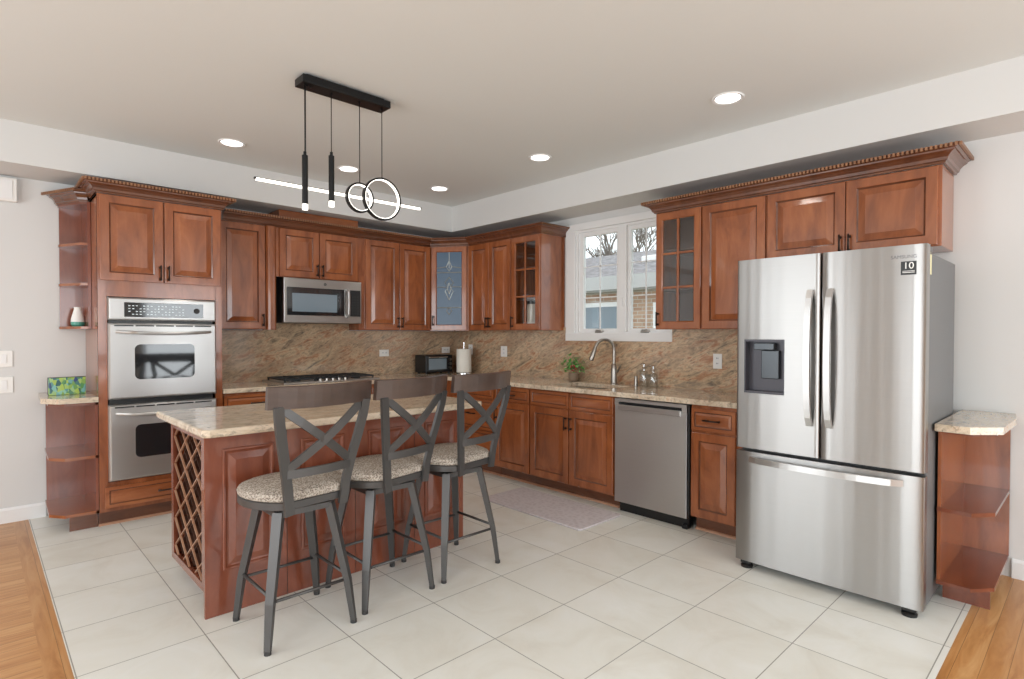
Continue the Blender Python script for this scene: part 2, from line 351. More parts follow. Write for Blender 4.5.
# right wall with the window opening
WY0, WY1, WZ0, WZ1 = 2.52, 3.50, 1.36, 2.335
m = MB(); m.box(XB, XB + .12, YF - .1, WY0, 0, ZC); m.box(XB, XB + .12, WY1, YA, 0, ZC); m.box(XB, XB + .12, WY0, WY1, 0, WZ0); m.box(XB, XB + .12, WY0, WY1, WZ1, ZC); struct('wall_right', m, 'wall')
def pierced(name, axis, at, lo, hi, holes):
    m = MB(); c = lo
    def bx(a, b, z0, z1):
        if axis == 'y': m.box(a, b, at - .12, at, z0, z1)
        else: m.box(at - .12, at, a, b, z0, z1)
    for a, b, z0, z1 in holes: bx(c, a, 0, ZC); bx(a, b, 0, z0); bx(a, b, z1, ZC); c = b
    bx(c, hi, 0, ZC); struct(name, m, 'wall')
pierced('wall_front', 'y', YF, XL - .1, XB, [(-0.55, 1.75, 0.35, 2.35), (2.25, 3.65, 0.35, 2.35)])
pierced('wall_left', 'x', XL, YF, YA, [(-0.75, 1.55, 0.35, 2.35), (2.45, 4.35, 0.35, 2.35)])
m = MB(); m.box(XL, XB, SY, YA, ZS, ZC); struct('trim_3', m, 'wall')
m = MB(); m.box(SX, XB, YF, SY, ZS, ZC); struct('trim_4', m, 'wall')
m = MB(); m.prism([(YA - .016, 0), (YA, 0), (YA, .105), (YA - .006, .105), (YA - .016, .09)], XL, 0.37, 'x'); struct('baseboard_back', m, 'trim')
m = MB(); m.prism([(XB - .016, 0), (XB, 0), (XB, .105), (XB - .006, .105), (XB - .016, .09)], YF, 0.34, 'y'); struct('baseboard_right', m, 'trim')
# granite backsplash
m = MB(); m.box(1.42, XB, YA - .02, YA, .90, 1.385); m.box(1.935, 2.797, YA - .02, YA, 1.385, 1.50); m.box(XB - .02, XB, 1.50, WY0 - .02, .90, 1.42); m.box(XB - .02, XB, WY0 - .02, WY1 + .07, .90, 1.30); m.box(XB - .02, XB, WY1 + .07, YA - .02, .90, 1.42)
struct('trim_5', m, 'splash')
# window over the sink
m = MB()
CX = XB - .022
m.box(CX, XB, WY1, 3.612, 1.30, 2.395, .004); m.box(CX, XB, 2.455, WY0, 1.30, 2.395, .004)
m.box(CX - .004, XB, 2.455, 3.612, 2.335, 2.40, .004); m.box(CX - .004, XB, 2.455, 3.612, 1.29, WZ0 + .005, .004)
m.box(XB + .0005, XB + .1, WY1 - .022, WY1, WZ0, WZ1); m.box(XB + .0005, XB + .1, WY0, WY0 + .022, WZ0, WZ1); m.box(XB + .0005, XB + .1, WY0 + .022, WY1 - .022, WZ1 - .022, WZ1); m.box(XB + .0005, XB + .1, WY0 + .022, WY1 - .022, WZ0, WZ0 + .014)
m.box(XB - .012, XB + .09, 2.92, 3.0, WZ0 + .014, WZ1 - .022, .003)
win = struct('window_1', m, 'trim')
for k, (a, b) in enumerate(((3.0, 3.478), (2.542, 2.92))):
    m = MB(); x0, x1 = XB + .02, XB + .055
    fl = .052 if k == 0 else .03; fr = .04 if k == 0 else .045
    # side rails, top and bottom rails of the sash
    m.box(x0, x1, b - fl, b, WZ0 + .014, WZ1 - .022); m.box(x0, x1, a, a + fr, WZ0 + .014, WZ1 - .022)
    m.box(x0 + .001, x1, a + fr, b - fl, WZ0 + .014, WZ0 + .045); m.box(x0 + .001, x1, a + fr, b - fl, WZ1 - .06, WZ1 - .022)
    sash = m.build('sash', 'trim', win)
    g0, g1, h0, h1 = a + fr, b - fl, WZ0 + .045, WZ1 - .06
    m = MB(); m.box(XB + .035, XB + .040, g0, g1, h0, h1); m.build('pane', 'pane', sash)
    m = MB(); gm = (g0 + g1) / 2; m.box(XB + .026, XB + .034, gm - .005, gm + .005, h0, h1)
    for q in (1, 2): zz = h0 + (h1 - h0) * q / 3; m.box(XB + .026, XB + .034, g0, g1, zz - .005, zz + .005)
    m.build('muntin', 'trim', sash)
    m = MB(); mc = gm; m.box(XB - .012, XB + .02, mc - .05, mc + .03, WZ0 + .006, WZ0 + .024, .004); m.tube([(XB - .01, mc + .02, WZ0 + .022), (XB - .03, mc + .0, WZ0 + .03), (XB - .03, mc - .05, WZ0 + .03)], .005, 8)
    tag(m.build('crank', 'nickel', win), label='grey crank handle')
m = MB(); m.box(XB + .0, XB + .02, 2.945, 2.965, 1.56, 1.62, .003); m.box(XB - .02, XB, 2.95, 2.96, 1.60, 1.68, .003); m.build('latch', 'trim', win)

# ------------------------------------------------------------------ cabinet builders (local frame: x right, y into the wall, z up)
RB = -PI / 2
RAISED = [(0, 0), (0, -.017), (.003, -.02), (.054, -.02), (.056, -.0165), (.060, -.0125), (.0645, -.0085), (.066, -.0085), (.100, -.0175), (.102, -.0185)]
DRAWER = [(0, 0), (0, -.017), (.003, -.02), (.024, -.02), (.027, -.0155), (.032, -.015), (.046, -.019)]
def pull(parent, x, y, z, ln=.11, horiz=False, name='handle', mtl='bronze'):
    m = MB()
    if horiz:
        m.tube([(x - ln / 2, y - .028, z), (x + ln / 2, y - .028, z)], .0055, 8)
        for s in (-1, 1): m.tube([(x + s * (ln / 2 - .014), y, z), (x + s * (ln / 2 - .014), y - .028, z)], .0055, 8)
    else:
        m.tube([(x, y - .028, z - ln / 2), (x, y - .028, z + ln / 2)], .0055, 8)
        for s in (-1, 1):
            m.tube([(x, y, z + s * (ln / 2 - .014)), (x, y - .028, z + s * (ln / 2 - .014))], .0055, 8)
            m.cyl((x, z + s * (ln / 2 - .014)), .009, y - .004, y, 10, 'y')
    return m.build(name, mtl, parent)
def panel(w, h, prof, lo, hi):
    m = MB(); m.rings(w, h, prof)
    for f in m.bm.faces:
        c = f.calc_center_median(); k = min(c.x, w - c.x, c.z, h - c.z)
        if lo < k < hi and len(f.verts) == 4 and f.calc_area() < .03: f.material_index = 1  # groove ring in darker wood: glaze stain and groove shadow painted as one tone
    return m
def door(root, x, z, w, h, y=0.0, hs=None, hz=None, wood='wood'):
    """raised panel door; hs: 'l'/'r' side of the pull, hz: its height on the door"""
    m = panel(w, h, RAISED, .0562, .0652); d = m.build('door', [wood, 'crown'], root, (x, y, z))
    if hs: pull(d, .022 if hs == 'l' else w - .022, -.02, hz)
    return d
def drawer(root, x, z, w, h, y=0.0, p=True, name='drawer'):
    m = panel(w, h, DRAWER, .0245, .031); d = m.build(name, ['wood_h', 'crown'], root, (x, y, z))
    if p: pull(d, w / 2, -.02, h / 2, .12, True)
    return d
def open_box(root, w, d, z0, z1, shelves, name='carcass', mtl='wood', inside='inside', t=.018):
    m = MB(); m.box(0, t, 0, d, z0, z1); m.box(w - t, w, 0, d, z0, z1); m.box(t, w - t, 0, d, z0, z0 + t); m.box(t, w - t, 0, d, z1 - t, z1); m.mi = 1; m.box(t, w - t, d - .01, d - .001, z0 + t, z1 - t)
    c = m.build(name, [mtl, inside], root)
    for zs in shelves:
        m = MB(); m.box(t, w - t, .03, d - .01, zs, zs + .016); m.build('shelf', inside, root)
    return c
def glass_door(root, x, z, w, h, y=0.0, cols=2, rows=3, hs='r', hz=.08, pane='cabglass', leaded=False):
    st = .058; m = MB()
    m.rings(w, h, [(st, 0), (0, 0), (0, -.017), (.003, -.02), (st - .008, -.02), (st, -.012), (st, 0)], cap=False, back=False)
    d = m.build('door', 'wood', root, (x, y, z))
    m = MB(); m.box(st - .004, w - st + .004, -.009, -.005, st - .004, h - st + .004)
    p = m.build('pane', 'leaded' if leaded else pane, d)
    iw, ih = w - 2 * st, h - 2 * st
    if not leaded:
        m = MB()
        for i in range(1, cols): m.box(st + iw * i / cols - .009, st + iw * i / cols + .009, -.018, -.004, st, h - st, .003)
        for i in range(1, rows): m.box(st, w - st, -.0178, -.0045, st + ih * i / rows - .009, st + ih * i / rows + .009, .003)
        m.build('muntin', 'wood', d)
    else:
        m = MB(); yy = -.011; cx = w / 2
        def ln(pts, r=.005): m.tube([(a, yy, b) for a, b in pts], r, 6)
        for fz in (.235, .72): ln([(st, st + ih * fz), (w - st, st + ih * fz)], .006)
        ln([(cx, st + ih * .78), (cx, h - st)])
        for s in (-1, 1):
            ln([(cx + s * .0, st + ih * .34), (cx + s * .045, st + ih * .46), (cx + s * .012, st + ih * .52), (cx + s * .05, st + ih * .58), (cx, st + ih * .655)])
            ln([(cx, st + ih * .42), (cx + s * .022, st + ih * .50), (cx, st + ih * .58)])
            ln([(cx, st + ih * .74), (cx + s * .03, st + ih * .80), (cx, st + ih * .88)]); ln([(cx, st + ih * .235), (cx + s * .03, st + ih * .19), (cx, st + ih * .14)])
            ln([(cx + s * .012, st + ih * .52), (w / 2 + s * iw / 2, st + ih * .52)]); ln([(cx + s * .03, st + ih * .80), (w / 2 + s * iw / 2, st + ih * .78)])
        tag(m.build('leading', 'lead', d), label='silver lead lines in a diamond flower design')
    if hs: pull(d, .022 if hs == 'l' else w - .022, -.02, hz)
    return d
def carcass(root, w, d, z0, z1, mtl='wood', name='carcass'):
    m = MB(); m.box(0, w, 0, d, z0, z1, .002); return m.build(name, mtl, root)
def crown(m, path, z0, hgt=.085, out=.08, dent=None):
    m.mi = 0
    prof = [(0, 0), (.010, 0), (.013, .010), (.020, .014), (.024, .030), (.036, .046), (.052, .056), (.054, .064), (.066, .069), (.072, .080), (.072, 1.0 * .085), (-.01, .085)]
    prof = [(a * out / .072, b * hgt / .085) for a, b in prof]
    P = [Vector((a, b)) for a, b in path]; n = len(P); nr = []
    for i in range(n - 1):
        t = (P[i + 1] - P[i]).normalized(); nr.append(Vector((t.y, -t.x)))
    R = []
    for i in range(n):
        if i == 0: o = nr[0]
        elif i == n - 1: o = nr[-1]
        else: o = (nr[i - 1] + nr[i]); o = o / (1 + nr[i - 1].dot(nr[i]))
        R.append([m.bm.verts.new((P[i].x + o.x * a, P[i].y + o.y * a, z0 + b)) for a, b in prof])
    k = len(prof)
    for A, B in zip(R, R[1:]):
        for j in range(k): m.bm.faces.new([A[j], A[(j + 1) % k], B[(j + 1) % k], B[j]])
    m.bm.faces.new(R[0][::-1]); m.bm.faces.new(R[-1])
    for i in (dent if dent is not None else range(n - 1)):
        t = (P[i + 1] - P[i]); ln = t.length; t.normalize(); o = nr[i]; s = 0.0 - out * .0
        a0 = -out if (i > 0 and nr[i - 1].cross(nr[i]) > 0) else 0.0
        a1 = ln + (out if (i < n - 2 and nr[i].cross(nr[i + 1]) > 0) else 0.0)
        c = a0 + .008
        while c < a1 - .008:
            q = [P[i] + t * (c + dx) + o * (out + dy) for dx, dy in ((-.0055, -.002), (.0055, -.002), (.0055, .010), (-.0055, .010))]
            m.mi = 1; m.prism([(v.x, v.y) for v in q], z0 + hgt - .020, z0 + hgt - .001); c += .0215

# ---- oven tower
TX, TY = .616, 4.79
t = thing('oven_cabinet', 'tall cherry cabinet housing the double ovens left of the range wall', 'cabinet', (TX, TY, 0))
W = 1.41 - TX; D = YA - TY - .004
m = MB()
m.box(0, .02, 0, D, .105, 2.32); m.box(W - .02, W, 0, D, .105, 2.32); m.box(0, W, 0, D, 2.30, 2.32); m.box(.02, W - .02, 0, D, 1.62, 1.64); m.box(.02, W - .02, .02, D, .29, .31); m.box(.02, W - .02, D - .01, D, .105, 2.30)
m.box(0, .052, -.002, .018, .105, 2.32, .001); m.box(W - .048, W, -.002, .018, .105, 2.32, .001); m.box(.05, W - .045, -.002, .018, 1.612, 1.722); m.box(.05, W - .045, -.002, .018, 2.29, 2.32); m.box(.05, W - .045, -.002, .018, .27, .31); m.box(.05, W - .045, -.002, .018, .105, .135)
m.box(.022, W - .022, .004, .016, 1.70, 2.30)
m.build('carcass', 'wood', t)
door(t, .012, 1.722, .382, .594, -.002, 'r', .07); door(t, .402, 1.722, .38, .594, -.002, 'l', .07)
drawer(t, .03, .132, W - .05, .148, -.002, True)
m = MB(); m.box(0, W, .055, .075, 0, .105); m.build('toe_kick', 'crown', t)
m = MB(); m.prism([(.055, 0), (.055, .016), (.047, .012), (.042, 0)], 0, W, 'x'); tag(m.build('shoe_molding', 'light_wood', t), label='pale wood strip along the floor')
# open shelves on its left side
def end_poly(x0, x1, yb, yf, ch): return [(x1, yb), (x0, yb), (x0, yb - ch), (x1 - .004, yf)]
t = thing('corner_wall_shelf', 'small open wall shelf on the upper left side of the oven cabinet', 'shelf', (0, 0, 0))
poly = [(TX - .002, YA - .004), (.455, YA - .004), (.455, 5.335), (TX - .06, 5.10), (TX - .002, 5.08)]
m = MB(); m.box(.462, TX - .002, YA - .016, YA - .004, 1.40, 2.30); m.build('back_panel', 'redwood', t)
m = MB(); m.box(TX - .02, TX - .002, 5.06, YA - .016, 1.385, 2.30); m.build('side_panel', 'redwood', t)
for i, z in enumerate((1.385, 1.70, 1.99)):
    m = MB(); m.prism(poly, z, z + .018); m.build('shelf', 'wood_h', t)
m = MB(); m.prism(poly, 2.285, 2.305); m.build('top_panel', 'redwood_h', t)
m = MB(); crown(m, [(.455, YA - .004), (.455, 5.335), (TX - .06, 5.10), (TX - .012, 5.083)], 2.300, .082, .066, [1]); m.build('crown_molding', ['crown', 'dentil'], t)
t = thing('vase', 'small white vase with teal base on the left wall shelf', 'vase', (.555, 5.25, 1.4032))
m = MB(); m.lathe([(.030, 0), (.042, .012), (.043, .034)]); tag(m.build('base', 'teal', t), label='teal glazed base')
m = MB(); m.lathe([(.043, .0342), (.040, .06), (.031, .095), (.023, .125), (.023, .143), (.016, .143)]); m.build('body', 'white', t)
# lower end shelf
t = thing('end_base_shelf', 'open cherry base shelf with granite top left of the ovens', 'shelf', (0, 0, 0))
LS = [(TX - .002, YA - .02), (.365, YA - .02), (.352, 4.91), (.43, 4.80), (TX - .002, 4.80)]
m = MB(); m.box(.372, TX - .002, YA - .034, YA - .02, .12, .88); m.build('back_panel', 'redwood', t)
m = MB(); m.box(TX - .018, TX - .002, 4.80, YA - .034, .105, .88); m.build('side_panel', 'redwood', t)
for z in (.105, .49): m = MB(); m.prism(LS, z, z + .02); m.build('shelf', 'wood_h', t)
m = MB(); m.prism(LS, .86, .88); m.build('top_rail', 'redwood_h', t)
m = MB(); m.prism([(TX - .003, YA - .004), (.335, YA - .004), (.315, 4.90), (.40, 4.775), (TX - .003, 4.77)], .8802, .915); tag(m.build('top', 'granite', t), label='beige granite top')
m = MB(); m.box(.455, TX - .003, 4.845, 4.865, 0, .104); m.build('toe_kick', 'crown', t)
t = thing('painted_plaque', 'oblong block with blue and green leaf pattern on the left granite shelf top', 'ornament', (.372, 5.10, .9155), .06)
m = MB(); m.box(0, .212, 0, .022, 0, .122, .003); m.build('painted_panel', 'art', t); m = MB(); m.box(-.002, .216, .0222, .036, 0, .125, .002); m.build('backing', 'black', t)

# ---- double oven
t = thing('double_oven', 'stainless double wall oven built into the tall cherry cabinet', 'oven', (.668, TY - .004, 0))
OW = .692
m = MB(); m.box(.012, OW - .012, .03, .50, .325, 1.60); m.build('body', 'black', t)
m = MB(); m.rings(OW, 1.606 - 1.445, [(0, .024), (0, -.014), (.008, -.024), (.012, -.026)], 0, 1.445); cp = m.build('control_panel', 'steel', t)
m = MB(); m.box(.095, .60, -.029, -.0262, 1.47, 1.573, .002); dp = m.build('display', 'blackglass', cp)
m = MB()
for i in range(16):
    for j in range(4):
        if (i * 7 + j * 5) % 4: m.box(.12 + i * .0225, .132 + i * .0225, -.0302, -.0291, 1.486 + j * .02, 1.492 + j * .02)
m.build('button', M['lead'], cp)
m = MB(); m.cyl((.555, 1.522), .02, -.033, -.0291, 20, 'y'); m.build('dial', 'rubber', cp)
def oven_door(z0, z1, wz0, wz1, lab):
    m = MB(); wx0, wx1 = .155, .537
    m.rings(OW, z1 - z0, [(0, .026), (0, -.022), (.008, -.034), (.014, -.036)], 0, z0); d = m.build('oven_door', 'steel', t)
    def rr(x0, x1, za, zb, r, n=6):
        P = []
        for cx, cz, a0 in ((x1 - r, zb - r, 0), (x0 + r, zb - r, PI / 2), (x0 + r, za + r, PI), (x1 - r, za + r, 1.5 * PI)):
            for k in range(n + 1): a = a0 + PI / 2 * k / n; P.append((cx + r * math.cos(a), cz + r * math.sin(a)))
        return P
    m = MB(); m.prism(rr(wx0, wx1, wz0, wz1, .035), -.0375, -.034, 'y'); tag(m.build('oven_window', 'blackglass', d), label=lab)
    m = MB()
    for k in range(5): a = .035 + k * .126; m.box(a, a + .114, -.0372, -.034, z1 - .022, z1 - .012)
    m.build('vent_slot', 'black', d)
    m = MB(); hz = z1 - .06
    pts = [(.045 + .602 * s, -.040 - .045 * min(1, 6 * min(s, 1 - s)) - .012 * math.sin(PI * s), hz - .012 * math.sin(PI * s)) for s in [i / 16 for i in range(17)]]
    m.tube(pts, .011, 10); m.build('handle', 'steel', d)
oven_door(.890, 1.425, 1.025, 1.275, 'dark upper oven window'); oven_door(.318, .850, .468, .702, 'dark lower oven window')

# ---- upper cabinets on the back wall
UZ0, UZ1, UY = 1.39, 2.295, 5.06
UD = YA - UY - .004
t = thing('wall_cabinet', 'single door cherry wall cabinet between the oven cabinet and the microwave', 'cabinet', (1.414, UY, 0), 0, 'cherry wall cabinets')
carcass(t, .431, UD, UZ0, UZ1); door(t, .05, UZ0 + .006, .372, UZ1 - UZ0 - .01, 0, 'r', .075)
t = thing('corner_post', 'narrow rounded cherry post left of the microwave', 'post', (1.847, UY, 0))
m = MB(); m.prism([(0, .1), (0, -.008), (.012, -.02), (.030, -.026), (.050, -.026), (.072, -.02), (.085, -.008), (.085, .07), (.078, .07), (.078, .1)], UZ0 - .002, UZ1, smooth=False); m.build('post', 'wood', t)
t = thing('wall_cabinet', 'short two door cherry cabinet above the microwave', 'cabinet', (1.927, UY, 0), 0, 'cherry wall cabinets')
carcass(t, .835, UD, 1.86, UZ1); m = MB(); m.box(.8352, .872, .0, .10, UZ0, UZ1); m.box(.81, .8352, .0, .10, UZ0, 1.858); m.build('filler', 'wood', t)
door(t, .035, 1.866, .364, UZ1 - 1.870, 0, 'r', .07); door(t, .407, 1.866, .385, UZ1 - 1.870, 0, 'l', .07)
t = thing('wall_cabinet', 'two door cherry wall cabinet right of the microwave', 'cabinet', (2.800, UY, 0), 0, 'cherry wall cabinets')
carcass(t, .78, UD, UZ0, UZ1); door(t, .006, UZ0 + .006, .384, UZ1 - UZ0 - .01, 0, 'r', .075); door(t, .396, UZ0 + .006, .380, UZ1 - UZ0 - .01, 0, 'l', .075)
# microwave
t = thing('microwave_oven', 'stainless over the range microwave under the short cherry cabinet', 'microwave', (1.973, 5.0, 1.452))
MW, MH = .757, .400
m = MB(); m.box(.004, MW - .004, .03, .38, 0, MH); m.build('body', 'black', t)
m = MB(); m.rings(MW, MH, [(0, .03), (0, -.004), (.004, -.01), (.008, -.011)]); fp = m.build('front_panel', 'steel', t)
m = MB(); m.box(.03, .575, -.016, -.0112, .068, .318, .002); w_ = m.build('door_window', 'blackglass', t)
m = MB(); m.box(.075, .50, -.0185, -.0162, .10, .265, .001); tag(m.build('inner_window', 'farglass', w_), label='grey mesh viewing window')
m = MB(); m.box(.635, .742, -.016, -.0112, .068, .318, .002); kp = m.build('keypad', 'black', t)
m = MB()
for i in range(3):
    for j in range(7): m.box(.65 + i * .028, .668 + i * .028, -.0178, -.0162, .09 + j * .026, .105 + j * .026)
m.build('key', M['rubber'], kp)
m = MB(); m.tube([(.605, -.012, .06), (.605, -.045, .085), (.605, -.05, .19), (.605, -.045, .295), (.605, -.012, .32)], .013, 10); m.build('handle', 'steel', t)
m = MB(); m.cyl((.385, .358), .014, -.0145, -.0112, 24, 'y'); em = tag(m.build('emblem', 'rubber', t), label='small round emblem')
m = MB(); m.tube([(.385 + .0115 * math.cos(a * PI / 10), -.015, .358 + .0115 * math.sin(a * PI / 10)) for a in range(20)], .0012, 6, True); m.build('emblem_ring', 'lead', em)
text_mesh('emblem_lettering', 'GE', .013, 'lead', em, (.385, -.0152, .358), (PI / 2, 0, 0))
# box above
t = tag(MB().build('duct_cover', 'wood') if False else None, None) if False else None
m = MB(); m.box(1.98, 2.755, 5.10, 5.375, 2.300, 2.466, .003); tag(m.build('duct_cover', 'wood_h'), 'plain wooden box on top of the cabinets above the microwave', 'box')

# ---- diagonal corner cabinet
p0, p1 = Vector((3.588, UY)), Vector((3.84, 4.70)); dv = p1 - p0; dl = dv.length; da = math.atan2(dv.y, dv.x)
t = thing('corner_wall_cabinet', 'diagonal corner wall cabinet with leaded glass door', 'cabinet', (p0.x, p0.y, 0), da)
Rm = Matrix.Rotation(-da, 2)
def loc2(x, y): v = Rm @ (Vector((x, y)) - p0); return (v.x, v.y)
m = MB(); m.prism([loc2(p0.x, p0.y), loc2(p1.x, p1.y), loc2(XB - .004, 4.70), loc2(XB - .004, YA - .004), loc2(3.588, YA - .004)], UZ0, UZ1); m.build('carcass', 'wood', t)
glass_door(t, .022, UZ0 + .006, dl - .044, UZ1 - UZ0 - .01, 0, hs='l', hz=.1, leaded=True)
# ---- right wall uppers, left of the window
BX = 3.84; BD = XB - BX - .004
t = thing('wall_cabinet', 'two door cherry wall cabinet between the leaded corner cabinet and the small glass cabinet', 'cabinet', (BX, 4.695, 0), RB, 'cherry wall cabinets')
carcass(t, .66, BD, UZ0, UZ1); door(t, .006, UZ0 + .006, .325, UZ1 - UZ0 - .01, 0, 'r', .075); door(t, .335, UZ0 + .006, .322, UZ1 - UZ0 - .01, 0, 'l', .075)
t = thing('glass_wall_cabinet', 'six pane glass door wall cabinet left of the window', 'cabinet', (BX, 4.032, 0), RB, 'glass wall cabinets')
open_box(t, .392, BD, UZ0, UZ1, (1.69, 1.99)); glass_door(t, .006, UZ0 + .006, .38, UZ1 - UZ0 - .01, 0, hs='l', hz=.075)
t = thing('canister', 'tall cream canister with dark lid behind the glass door left of window', 'canister', (BX + .09, 3.845, UZ0 + .0185))
m = MB(); m.lathe([(.045, 0), (.048, .01), (.048, .225), (.044, .235)]); m.build('body', 'cream', t); m = MB(); m.lathe([(.046, .2355), (.046, .268), (.02, .274)]); tag(m.build('lid', 'black', t), label='dark lid')
m = MB(); crown(m, [(1.495, UY), (p0.x, UY), (p1.x, p1.y), (BX, 3.638), (XB - .004, 3.638)], 2.2952, .086, .078, [0]); tag(m.build('crown_molding', ['crown', 'dentil']), 'dark crown molding along the back wall cabinets and around the corner', 'molding', 'crown moldings')
m = MB(); crown(m, [(TX, YA - .004), (TX, TY), (1.41, TY), (1.41, UY - .085)], 2.322, .085, .078); tag(m.build('crown_molding', ['crown', 'dentil']), 'dark dentil crown molding around the top of the oven cabinet', 'molding', 'crown moldings')
# ---- right of the window
t = thing('glass_wall_cabinet', 'six pane glass door wall cabinet right of the window', 'cabinet', (BX, 2.41, 0), RB, 'glass wall cabinets')
open_box(t, .386, BD, UZ0, UZ1 - .01, (1.69, 1.99)); glass_door(t, .01, UZ0 + .004, .37, UZ1 - UZ0 - .02, 0, hs='l', hz=.075)
t = thing('wall_cabinet', 'single door cherry wall cabinet between glass cabinet and refrigerator', 'cabinet', (BX, 2.022, 0), RB, 'cherry wall cabinets')
carcass(t, .458, BD, UZ0, UZ1 - .01); door(t, .006, UZ0 + .004, .446, UZ1 - UZ0 - .02, 0)
t = thing('wall_cabinet', 'two door cherry cabinet above the refrigerator', 'cabinet', (BX, 1.562, 0), RB, 'cherry wall cabinets')
carcass(t, .94, BD, 1.84, UZ1 - .01); door(t, .006, 1.846, .462, UZ1 - 1.862, 0, 'r', .055); door(t, .474, 1.846, .45, UZ1 - 1.862, 0, 'l', .055)
m = MB(); crown(m, [(XB - .004, 2.412), (BX, 2.412), (BX, .620), (XB - .004, .620)], 2.287, .085, .082); tag(m.build('crown_molding', ['crown', 'dentil']), 'dark dentil crown molding above the refrigerator and right glass cabinet', 'molding', 'crown moldings')

# ---- base cabinets, back wall
AY = 4.82; AD = YA - .025 - AY
def base(label, loc, rz, w, d, group='cherry base cabinets'):
    t = thing('base_cabinet', label, 'cabinet', loc, rz, group); carcass(t, w, d, .105, .876)
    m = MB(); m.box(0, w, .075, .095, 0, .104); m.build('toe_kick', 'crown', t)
    m = MB(); m.prism([(.0745, 0), (.0745, .016), (.066, .012), (.061, 0)], 0, w, 'x'); m.build('shoe_molding', 'light_wood', t); return t
t = base('cherry base cabinet with drawer beside the oven cabinet, behind the island', (1.414, AY, 0), 0, .53, AD)
drawer(t, .01, .715, .51, .145, 0); door(t, .01, .12, .252, .58, 0, 'r', .5); door(t, .268, .12, .252, .58, 0, 'l', .5)
t = base('cherry base cabinet under the gas cooktop', (1.946, AY, 0), 0, .83, AD)
drawer(t, .01, .715, .81, .145, 0, False); door(t, .01, .12, .402, .58, 0, 'r', .5); door(t, .418, .12, .402, .58, 0, 'l', .5)
t = base('cherry base cabinet between the gas cooktop and the corner', (2.778, AY, 0), 0, .772, AD)
drawer(t, .01, .715, .752, .145, 0); door(t, .01, .12, .373, .58, 0, 'r', .5); door(t, .389, .12, .373, .58, 0, 'l', .5)
# right wall
FX = 3.555; FD = XB - .025 - FX
t = base('three drawer cherry base cabinet in the corner beside the farthest stool', (FX, 4.80, 0), RB, .842, FD)
drawer(t, .20, .735, .63, .125, 0); drawer(t, .20, .43, .63, .295, 0); drawer(t, .20, .12, .63, .30, 0)
t = base('one door cherry base cabinet left of the sink cabinet', (FX, 3.954, 0), RB, .464, FD)
drawer(t, .008, .735, .448, .125, 0); door(t, .008, .115, .448, .61, 0, 'l', .5)
t = thing('sink_cabinet', 'two door cherry base cabinet under the sink', 'cabinet', (FX, 3.488, 0), RB, 'cherry base cabinets')
m = MB(); w = .90; m.box(0, .02, 0, FD, .105, .876); m.box(w - .02, w, 0, FD, .105, .876); m.box(.02, w - .02, 0, FD, .105, .125); m.box(.02, w - .02, FD - .015, FD, .125, .876); m.box(.02, w - .02, 0, .02, .70, .876); m.box(.44, .46, 0, .02, .125, .70); m.build('carcass', 'wood', t)
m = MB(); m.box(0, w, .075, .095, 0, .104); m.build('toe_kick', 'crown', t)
m = MB(); m.prism([(.0745, 0), (.0745, .016), (.066, .012), (.061, 0)], 0, w, 'x'); m.build('shoe_molding', 'light_wood', t)
for x in (.006, .456): drawer(t, x, .735, .44, .132, 0, False, 'false_drawer')
door(t, .006, .115, .44, .61, 0, 'r', .5); door(t, .456, .115, .44, .61, 0, 'l', .5)
# dishwasher
t = thing('dishwasher', 'stainless dishwasher between the sink cabinet and the narrow cabinet', 'dishwasher', (3.535, 2.575, 0), RB)
m = MB(); m.box(.004, .61, .03, .58, .10, .866); m.build('body', 'black', t)
m = MB(); m.rings(.602, .735, [(0, .03), (0, .004), (.004, 0), (.006, 0)], .002, .08); m.box(.002, .04, 0, .03, .815, .866); m.box(.565, .604, 0, .03, .815, .866); m.box(.04, .565, 0, .03, .843, .866)
d = m.build('door', 'steel_dw', t)
m = MB(); m.box(.042, .563, -.014, .006, .782, .822, .004); tag(m.build('handle', 'steel', d), label='recessed pocket handle')
m = MB(); m.box(.02, .60, .05, .08, .0, .098); m.box(.56, .60, .02, .05, .0, .03, .004); m.build('kick_plate', 'black', t)
t = base('narrow one door cherry base cabinet between dishwasher and refrigerator', (FX, 1.945, 0), RB, .455, FD)
drawer(t, .006, .702, .31, .15, 0); door(t, .006, .112, .31, .575, 0)

# ---- worktop
m = MB()
m.box(1.414, 3.51, 4.77, YA - .0205, .8775, .915, .006)
m.box(3.508, 3.62, 1.495, YA - .0205, .8775, .915, .006); m.box(3.615, 4.0, 1.495, 2.74, .8775, .915); m.box(3.615, 4.0, 3.32, YA - .0205, .8775, .915); m.box(3.995, XB - .0205, 1.495, YA - .0205, .8775, .915)
tag(m.build('worktop', 'granite'), 'beige granite worktop running along the back wall and under the window', 'worktop')
t = thing('sink', 'stainless undermount sink below the window', 'sink', (0, 0, 0))
m = MB(); x0, x1, y0, y1, zb, zt = 3.625, 3.99, 2.745, 3.315, .70, .8765
m.box(x0, x1, y0, y1, zb, zb + .006); m.box(x0, x0 + .006, y0, y1, zb, zt); m.box(x1 - .006, x1, y0, y1, zb, zt); m.box(x0, x1, y0, y0 + .006, zb, zt); m.box(x0, x1, y1 - .006, y1, zb, zt); m.build('basin', 'nickel', t)
m = MB(); m.cyl((3.81, 3.03), .04, zb + .0062, zb + .012, 24); m.build('drain', 'chrome', t)
t = thing('faucet', 'tall gooseneck nickel faucet behind the sink', 'faucet', (4.05, 2.957, .9152))
m = MB(); m.lathe([(.034, 0), (.034, .006), (.028, .012), (.026, .12), (.022, .17), (.015, .18)]); m.build('body', 'nickel', t)
m = MB(); pts = [(0, 0, .175)] + [(0, 0, z) for z in (.22, .28)]
dxy = (-.86, .51); r = .088
